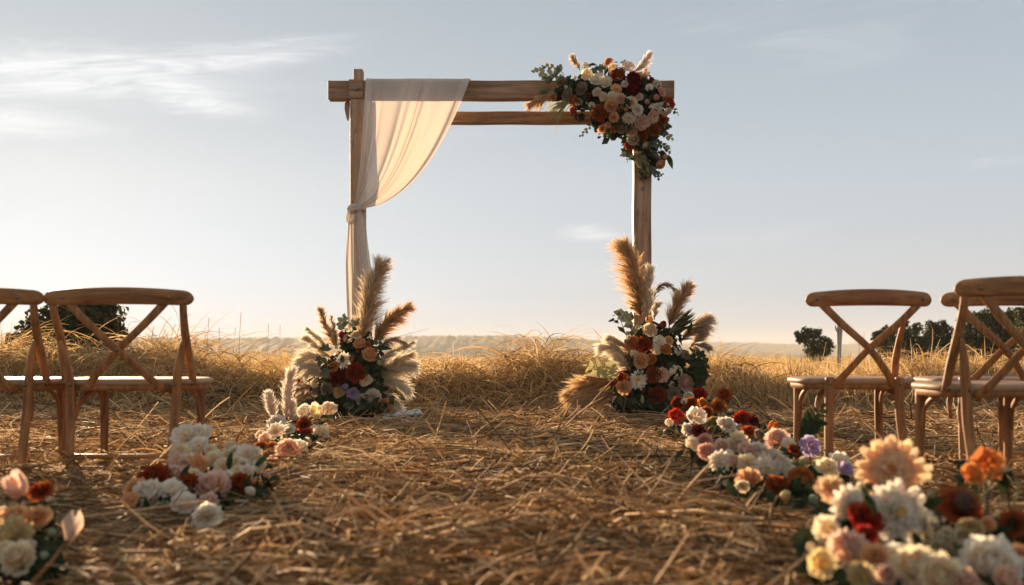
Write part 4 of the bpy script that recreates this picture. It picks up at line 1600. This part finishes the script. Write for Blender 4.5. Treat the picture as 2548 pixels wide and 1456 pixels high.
for a, b_, ln, mt_ in [((1080, 770), (1220, 770), .14, 'leaf'), ((620, 960), (650, 1010), .10, 'eucalyptus'), ((660, 910), (620, 940), .10, 'leaf'), ((1000, 920), (1000, 1010), .10, 'leaf'), ((1050, 960), (1100, 930), .10, 'leaf'),
                       ((1060, 990), (1120, 1000), .09, 'leaf'), ((540, 1220), (400, 1310), .15, 'leaf'), ((560, 1240), (420, 1250), .14, 'leaf'), ((620, 1330), (520, 1390), .10, 'leaf'), ((930, 900), (960, 800), .10, 'leaf')]:
    p, q = lc(*a, 8.34), lc(*b_, 8.30)
    leaf(larr, p, q - p, (0, -1, .5), ln, 'round' if mt_ == 'eucalyptus' else 'long', mt_)
v, f, t = tubes(np.array([[tuple(q) for q in spline([lc(1100, 720), lc(1330, 660), lc(1545, 602)], 6)]]), np.array([.003]), 4, [1, .9, .8, .7, .5, .3])
link('stalk', np_mesh('stalk', v - np.array(larr.location), f), M['straw'], larr)

# --- right foot of the arch
RT = '''412 585 68 B cream;660 717 98 R cream;655 640 84 B peach;755 682 84 B rust;525 812 104 R orange;610 832 116 R rust;730 812 94 L white;705 868 74 R white;
776 862 84 R orange;802 800 72 C peach;590 952 104 R peach;668 938 74 R orange;570 1097 136 Y white;687 1062 114 R rust;752 1062 104 L blush;850 1042 114 H cream;
930 1122 114 R blush;715 1217 116 R rust;840 1210 104 L taupe;600 1275 66 K pale;370 1122 74 B red;440 1076 64 R red;486 1082 64 T orange;460 1152 114 C peach;
875 882 74 H white;920 920 84 T taupe;522 1322 92 T taupe;640 1350 72 K cream;690 1302 54 B rust;440 1362 70 L blush;880 1272 92 R dark;940 1242 64 B pale;780 1370 64 L taupe;
1010 880 70 L taupe;575 700 56 H pale;770 980 46 B dark;610 1180 50 B rust;820 1130 50 H cream;970 1180 54 K cream;540 900 60 L cream'''
rcv = (1403.0, 587.8, .3254)
rc = lambda x, y, Y=8.45: P(rcv[0] + x * .3254, rcv[1] + y * .3254, Y)
rarr, _ = arrangement('wide flower and pampas arrangement at the right foot of the arch', RT, rcv, dome_depth(1620, 930, 160, 160, 8.62, .26), (X(1618), 8.55, gz(X(1618), 8.55)),
                      lambda px, py: ((px - 1620) / 160, -1, -(py - 940) / 180 + .15), leaves=13, lsize=.085, stem_to=lambda p: (X(1620), 8.62, gz(X(1620), 8.62) + .1), spread=.06)
fill(rarr, 1000, P(1625, 945, 8.62), (.32, .20, .30), .10)
fill(rarr, 460, P(1620, 1005, 8.52), (.40, .20, .12), .10)
fill(rarr, 180, P(1640, 850, 8.62), (.20, .12, .14), .09)
fill(rarr, 70, P(1735, 935, 8.50), (.08, .06, .10), .11, 'leaf', .6)
fill(rarr, 26, P(1500, 915, 8.50), (.12, .06, .05), .08, 'palegreen', .4)
for pts, w_, c_, n_, dr, ln in [([(590, 620), (575, 430), (530, 220), (465, 60)], .118, 'brown', 2300, .35, -.45), ([(640, 640), (640, 520), (640, 380), (655, 255)], .085, 'cream', 1100, .2, .1),
                                ([(600, 620), (560, 560), (540, 545)], .05, 'cream', 500, .3, -.1), ([(690, 640), (700, 560), (720, 520)], .045, 'cream', 420, .2, .2),
                                ([(690, 470), (730, 390), (800, 372), (890, 440)], .03, 'grey', 420, .5, .2), ([(800, 700), (840, 590), (890, 480), (962, 380)], .075, 'brown', 1200, .2, .1),
                                ([(890, 810), (950, 740), (1020, 690), (1105, 625)], .085, 'grey', 1200, .4, .25), ([(540, 960), (450, 900), (370, 850), (290, 850)], .085, 'cream', 1100, .3, -.3),
                                ([(540, 1040), (470, 980), (400, 920)], .075, 'cream', 800, .3, -.2), ([(540, 920), (470, 850), (400, 800), (345, 775)], .06, 'cream', 800, .25, -.3), ([(960, 860), (1020, 790), (1080, 740)], .05, 'tan', 600, .3, .2), ([(400, 1120), (280, 1130), (160, 1150), (40, 1215)], .10, 'brown', 1500, .3, -.3),
                                ([(400, 1200), (300, 1220), (190, 1240), (90, 1290)], .105, 'brown', 1600, .35, -.3), ([(380, 1090), (280, 1090), (180, 1080)], .05, 'brown', 500, .2, -.3), ([(1000, 830), (1050, 830), (1110, 850)], .04, 'grey', 380, .4, .3)]:
    yy = 8.5 + random.uniform(-.06, .10)
    plume(rarr, [rc(a, b_, yy - .02 * i) for i, (a, b_) in enumerate(pts)], w_, c_, n_, dr, ln)
for i in range(16):                                                     # dark palm-like blades on the right
    p = rc(810 + random.uniform(-10, 30), 730 + random.uniform(-20, 20), 8.42)
    q = rc(960 + i * 5 + random.uniform(-20, 20), 520 + i * 9 + random.uniform(-20, 20), 8.40)
    leaf(rarr, p, q - p, (0, -1, .4), (q - p).length, 'blade', 'leaf' if i % 3 else 'drygreen')
for pts, n, L in [([(560, 690), (500, 640), (450, 600), (425, 590)], 8, .075), ([(560, 720), (520, 720), (480, 790)], 6, .06), ([(960, 1000), (1030, 960), (1080, 985)], 7, .075), ([(960, 1040), (1030, 1050), (1075, 1060)], 6, .075),
                  ([(330, 1000), (250, 1000), (180, 990)], 6, .09), ([(1000, 1090), (1040, 1110)], 4, .07), ([(960, 940), (1020, 930), (1050, 900)], 5, .07)]:
    sprig(rarr, [rc(a, b_, 8.40) for a, b_ in pts], n, L, 'round' if pts[0][0] > 400 else 'long', 'leaf' if pts[0][0] > 900 else 'eucalyptus' if pts[0][0] > 400 else 'palegreen')
for a, b_, ln, mt_ in [((350, 1050), (150, 1050), .20, 'palegreen'), ((420, 1060), (250, 1075), .16, 'palegreen'), ((400, 980), (320, 1040), .10, 'palegreen'), ((420, 990), (250, 960), .15, 'palegreen'),
                       ((600, 1280), (600, 1210), .08, 'palegreen'), ((950, 740), (980, 660), .10, 'leaf'), ((830, 760), (900, 720), .12, 'leaf')]:
    p, q = rc(*a, 8.34), rc(*b_, 8.32)
    leaf(rarr, p, q - p, (0, -1, .5), ln, 'long', mt_)


# --- aisle flowers
def ground_stem(p):
    x, y = p.x + random.uniform(-.04, .04), p.y + random.uniform(.0, .08)
    return (x, y, gz(x, y))


def up_face(px, py):
    return (random.uniform(-.35, .35), -.85, random.uniform(.45, .9))


def lin(py0, Y0, py1, Y1):
    return lambda px, py: Y0 + (Y1 - Y0) * (py - py0) / (py1 - py0)


GA = 'flower clusters lining the aisle'


def cluster(label, txt, conv, depth, c0, Yc, split, leaves=9, lsize=.055, **kw):
    x = (c0 - 1274) * Yc / F
    return arrangement(label, txt, conv, depth, (x, Yc, gz(x, Yc)), up_face, split, int(leaves * .6), lsize, ground_stem, .02, GA, 'aisle_flowers', ground_bed=True, grow=1.31, back=.02, **kw)[0]


R1 = '''345 130 114 R red;590 130 104 R red;145 215 114 R dark;270 215 94 R rust;380 215 84 R orange;245 150 84 L pale;205 220 64 K cream;525 245 124 C rust;320 340 150 L white;
125 340 124 L red;235 335 64 B orange;420 300 94 R rust;480 395 104 R olive;455 465 74 B olive;605 420 168 C white;755 360 144 C red;860 385 94 C dark;245 470 124 C white;350 480 134 C dark;
820 490 134 C red;915 520 104 U taupe;730 440 64 B pale;970 395 66 B yellow;1040 460 114 T orange;435 170 50 B pale;500 180 50 B yellow;590 330 50 B pale;650 290 50 B pale;60 400 70 L cream'''
a1 = cluster('red and rust flower cluster nearest the right foot of the arch', R1, (1649.5, 948, .2604), lin(1085, 5.75, 985, 7.5), 1740, 6.4, 999)
fill(a1, 160, P(1740, 1075, 6.5), (.30, .40, .03), .055)
R2 = '''285 610 112 L cream;400 580 124 R pink;420 680 144 R pink;565 620 114 R blush;720 590 190 D cream;900 660 150 C white;1090 560 182 R blush;1200 600 104 L white;1245 660 114 C rust;
1400 620 164 L lilac;545 770 172 Dg white;680 770 114 R blush;800 680 154 R blush;810 810 172 L cream;990 850 220 Dg white;830 960 220 C peach;1090 1000 172 R rust;1320 940 214 U orange;
1170 1100 134 B yellow;1430 1130 114 B pale;1570 840 182 L cream;1340 770 94 B pale;1690 780 172 L white;1750 840 114 L lilac;930 1050 94 B olive;760 1010 120 C cream;630 700 80 L white;
960 750 90 L blush;1190 830 70 B pale;1480 800 80 L pale'''
a2 = cluster('long cluster of white dahlias and blush roses before the middle right chair', R2, (1649.5, 948, .2604), lin(1245, 3.55, 1090, 4.45), 1910, 4.0, 26, 12, .06)
fill(a2, 200, P(1930, 1200, 3.95), (.24, .30, .03), .055)
a2c = (1649.5, 948, .2604)
ac = lambda x, y, Y: P(a2c[0] + x * .2604, a2c[1] + y * .2604, Y)
plume(a2, [ac(960, 650, 4.1), ac(1060, 700, 4.05), ac(1150, 780, 4.0), ac(1200, 850, 3.95)], .035, 'cream', 600, .3)
for q in range(12):
    p = ac(1330 + random.uniform(-30, 30), 560 + random.uniform(-30, 20), 4.5)
    e = ac(1440 + random.uniform(-60, 70), 340 + random.uniform(-70, 90), 4.52)
    leaf(a2, p, e - p, (random.uniform(-.5, .5), -1, .3), random.uniform(.08, .15), 'long', 'leaf')
sprig(a2, [ac(1320, 580, 4.5), ac(1390, 450, 4.52), ac(1450, 350, 4.54), ac(1510, 270, 4.56)], 11, .075, 'long', 'leaf', 'leaf_sprig')
R3 = '''330 530 310 C apricot;900 330 540 D apricot;500 690 340 D white;960 740 510 Dg white;640 800 320 C red;650 960 210 C red;270 930 240 L cream;490 1110 320 R blush;110 1080 110 B cream;
200 1240 230 L yellow;600 1370 250 Dg yellow;740 1180 220 R peach;940 1150 190 L white;860 1350 170 R blush;1160 1300 400 R cream;1410 1390 370 R cream;1870 1270 460 R white;2040 1400 230 R blush;
1690 920 220 U yellow;1570 700 380 Cd rust;2130 850 250 C rust;1700 370 190 L orange;1860 260 250 L orange;2030 310 90 B cream;600 480 120 B white;1860 860 130 R peach;1290 560 90 B pale;
730 1280 90 B cream;1640 1420 200 R blush;2170 1180 200 R peach;1980 1120 170 B pale'''
a3cv = (1990.6, 1090, .2513)
a3 = cluster('big dahlia cluster in the front right corner', R3, a3cv, lin(1456, 2.05, 1120, 2.80), 2280, 2.4, 26, 14, .06)
fill(a3, 420, P(2330, 1430, 2.45), (.22, .20, .07), .055)
fill(a3, 200, P(2500, 1360, 2.5), (.10, .12, .07), .06)
bc = lambda x, y, Y=2.3: P(a3cv[0] + x * .2513, a3cv[1] + y * .2513, Y)


def spray(parent, c0, rr, n, col, foot):
    """cloud of tiny white blooms on hair-fine branches"""
    parts, segs = [], []
    for i in range(n):
        d = Vector((random.gauss(0, 1), random.gauss(0, .7), random.gauss(0, 1)))
        p = Vector(c0) + Vector((d.x * rr[0], d.y * rr[1], d.z * rr[2])) * .55
        for q in range(5):
            a = q * 1.257 + i
            s_ = random.uniform(.004, .0075)
            o1 = Vector((math.cos(a), -.5, math.sin(a))) * s_
            o2 = Vector((math.cos(a + .6), -.25, math.sin(a + .6))) * s_ * .8
            o3 = Vector((math.cos(a - .6), -.25, math.sin(a - .6))) * s_ * .8
            parts.append((np.array([tuple(p), tuple(p + o2), tuple(p + o1), tuple(p + o3)]), np.array([[0, 1, 2, 3]]), np.array([.3, .8, 1, .8])))
        segs.append((p, Vector(foot) + Vector((random.uniform(-.03, .03), random.uniform(-.03, .03), 0))))
    v, f, t = merge(*parts)
    o = link('gypsophila', np_mesh('gypsophila', v - np.array(parent.location), f, t), PM[col], parent)
    o['kind'] = 'stuff'
    stems_mesh(parent, segs, .0009, 'drygreen')


spray(a3, bc(1330, 950, 2.42), (.038, .04, .042), 130, 'cream', bc(1350, 1350, 2.45))
spray(a3, bc(1500, 1090, 2.34), (.034, .03, .04), 70, 'cream', bc(1500, 1400, 2.3))
for a, b_ in [((1700, 430), (1760, 640)), ((1850, 330), (1780, 640)), ((2060, 330), (2120, 640))]:
    stems_mesh(a3, [(bc(*a, 2.72), bc(*b_, 2.66)), (bc(*b_, 2.66), (bc(*b_, 2.66).x + .02, 2.7, gz(bc(*b_, 2.66).x, 2.7)))], .0045, 'palegreen', 'stem')
for i in range(16):
    p = bc(1900 + random.uniform(-260, 200), 1090 + random.uniform(-120, 120), 2.4)
    leaf(a3, p, (random.uniform(-1, 1), -.5, random.uniform(-.2, 1)), (0, -1, .6), random.uniform(.06, .10), 'long', 'leaf')
for a, b_ in [((1000, 1000), (880, 1120)), ((1120, 940), (1190, 1060)), ((680, 620), (640, 520)), ((230, 700), (300, 780)), ((1250, 700), (1330, 640)), ((640, 560), (700, 640))]:
    p, q = bc(*a, 2.4), bc(*b_, 2.38)
    leaf(a3, p, q - p, (0, -1, .6), .06, 'long', 'leaf')

L1 = '''2050 90 150 L white;1740 220 180 C white;1730 325 230 Y white;2050 245 160 C rust;2065 345 150 C rust;1865 300 150 C white;2240 330 170 L cream;2165 290 94 C white;1560 500 144 C rust;
1690 500 134 C orange;1870 530 220 R pink;1990 482 144 L white;1800 645 124 R dark;1680 715 184 R pink;1610 400 120 L blush;2190 120 190 T cream;2330 60 150 L cream;1560 360 100 L cream;
1960 160 80 B yellow;1820 190 60 B dark;2080 430 80 L cream;2290 250 80 B yellow'''
b1 = cluster('small cluster with pink roses and pink plumes by the left foot of the arch', L1, (303.4, 1004.9, .2213), lin(1165, 4.75, 1015, 7.2), 715, 5.8, 999)
fill(b1, 130, P(735, 1095, 5.9), (.14, .40, .03), .05)
for pts, w_, n_ in [([(300, 1400), (310, 1250), (325, 1110), (347, 972)], .060, 900), ([(200, 1420), (185, 1330), (165, 1250), (158, 1178)], .055, 700), ([(330, 1400), (350, 1320), (352, 1240)], .045, 420)]:
    plume(b1, [lc(a, b_, 6.9) for a, b_ in pts], w_, 'pink', n_, .2)
for i in range(8):
    p = P(303.4 + (1560 + random.uniform(-60, 60)) * .2213, 1004.9 + 620 * .2213, 5.0)
    leaf(b1, p, (random.uniform(-1, 1), -.3, random.uniform(.1, .8)), (0, -1, .6), random.uniform(.06, .10), 'long', 'leaf')
L2 = '''700 370 240 L white;880 350 220 L white;860 480 200 L white;660 540 184 L cream;640 640 174 L blush;760 640 174 L cream;870 680 184 L peach;1040 620 164 L cream;1130 700 154 L cream;
1280 540 144 C white;1400 580 184 L white;1490 560 144 L cream;1290 660 134 L cream;1400 770 154 L white;1290 760 134 L cream;1170 850 200 C white;590 790 184 R blush;370 830 274 R rust;
760 930 224 R rust;1330 900 194 R rust;1460 870 94 B peach;1450 985 144 B white;1020 930 300 R blush;300 1030 284 R white;160 960 204 R peach;100 1080 154 L peach;560 1000 264 L white;
700 1130 230 L white;960 1120 204 R blush;960 1265 290 C white;800 810 150 L cream;290 880 70 B pale;1220 480 110 L cream;480 960 120 C pale;1190 560 90 L cream;1560 690 120 L cream;1620 800 90 B blush;1000 520 120 L cream;1360 680 110 C white'''
b2 = cluster('wide cluster of white, blush and rust flowers before the whole left chair', L2, (303.4, 1004.9, .2213), lin(1281, 3.40, 1085, 4.35), 480, 3.8, 26, 10, .055)
fill(b2, 200, P(490, 1235, 3.75), (.22, .24, .025), .05)
for a, b_ in [((1200, 740), (1215, 600)), ((660, 860), (720, 740)), ((1370, 980), (1400, 900)), ((1500, 700), (1600, 610)), ((860, 1060), (830, 1000)), ((440, 1160), (420, 1240))]:
    p, q = P(303.4 + a[0] * .2213, 1004.9 + a[1] * .2213, 3.75), P(303.4 + b_[0] * .2213, 1004.9 + b_[1] * .2213, 3.75)
    leaf(b2, p, q - p, (0, -1, .6), max(.07, (q - p).length), 'long', 'leaf')
L3 = '''220 400 310 T blush;470 400 244 C rust;450 680 244 C peach;160 730 320 R peach;140 910 390 Dg yellow;210 1150 310 R cream;40 1080 220 R cream;380 985 96 B white;500 1120 124 B pale;
590 855 124 B pale;30 640 120 R cream;330 860 100 L peach'''
b3 = cluster('blurred cluster with a blush tulip in the front left corner', L3, (0, 1137.6, .2188), lin(1420, 2.40, 1200, 2.95), 60, 2.6, 26, 12, .06)
fill(b3, 160, P(50, 1390, 2.6), (.09, .16, .04), .05)


# single blush petal fallen on the straw
def fallen_petal():
    p = P(175, 1306, 2.95)
    x, y = p.x, p.y
    v, f, t = petal('p', [(.0, -.5), (.10, -.2), (.16, .2), (.10, .62)], None, .36, 6, 4, .02, .30, .25, 5)
    v = v * .085
    me = np_mesh('petal', v, f, t, True)
    me.materials.append(PM['blush'])
    o = link('fallen_petal', me, None, None, (x, y, gz(x, y) + .048))
    o.rotation_euler = (R(-12), R(-14), R(-75))
    tag(o, 'single blush petal fallen on the straw right of the front left cluster', 'petal')


fallen_petal()
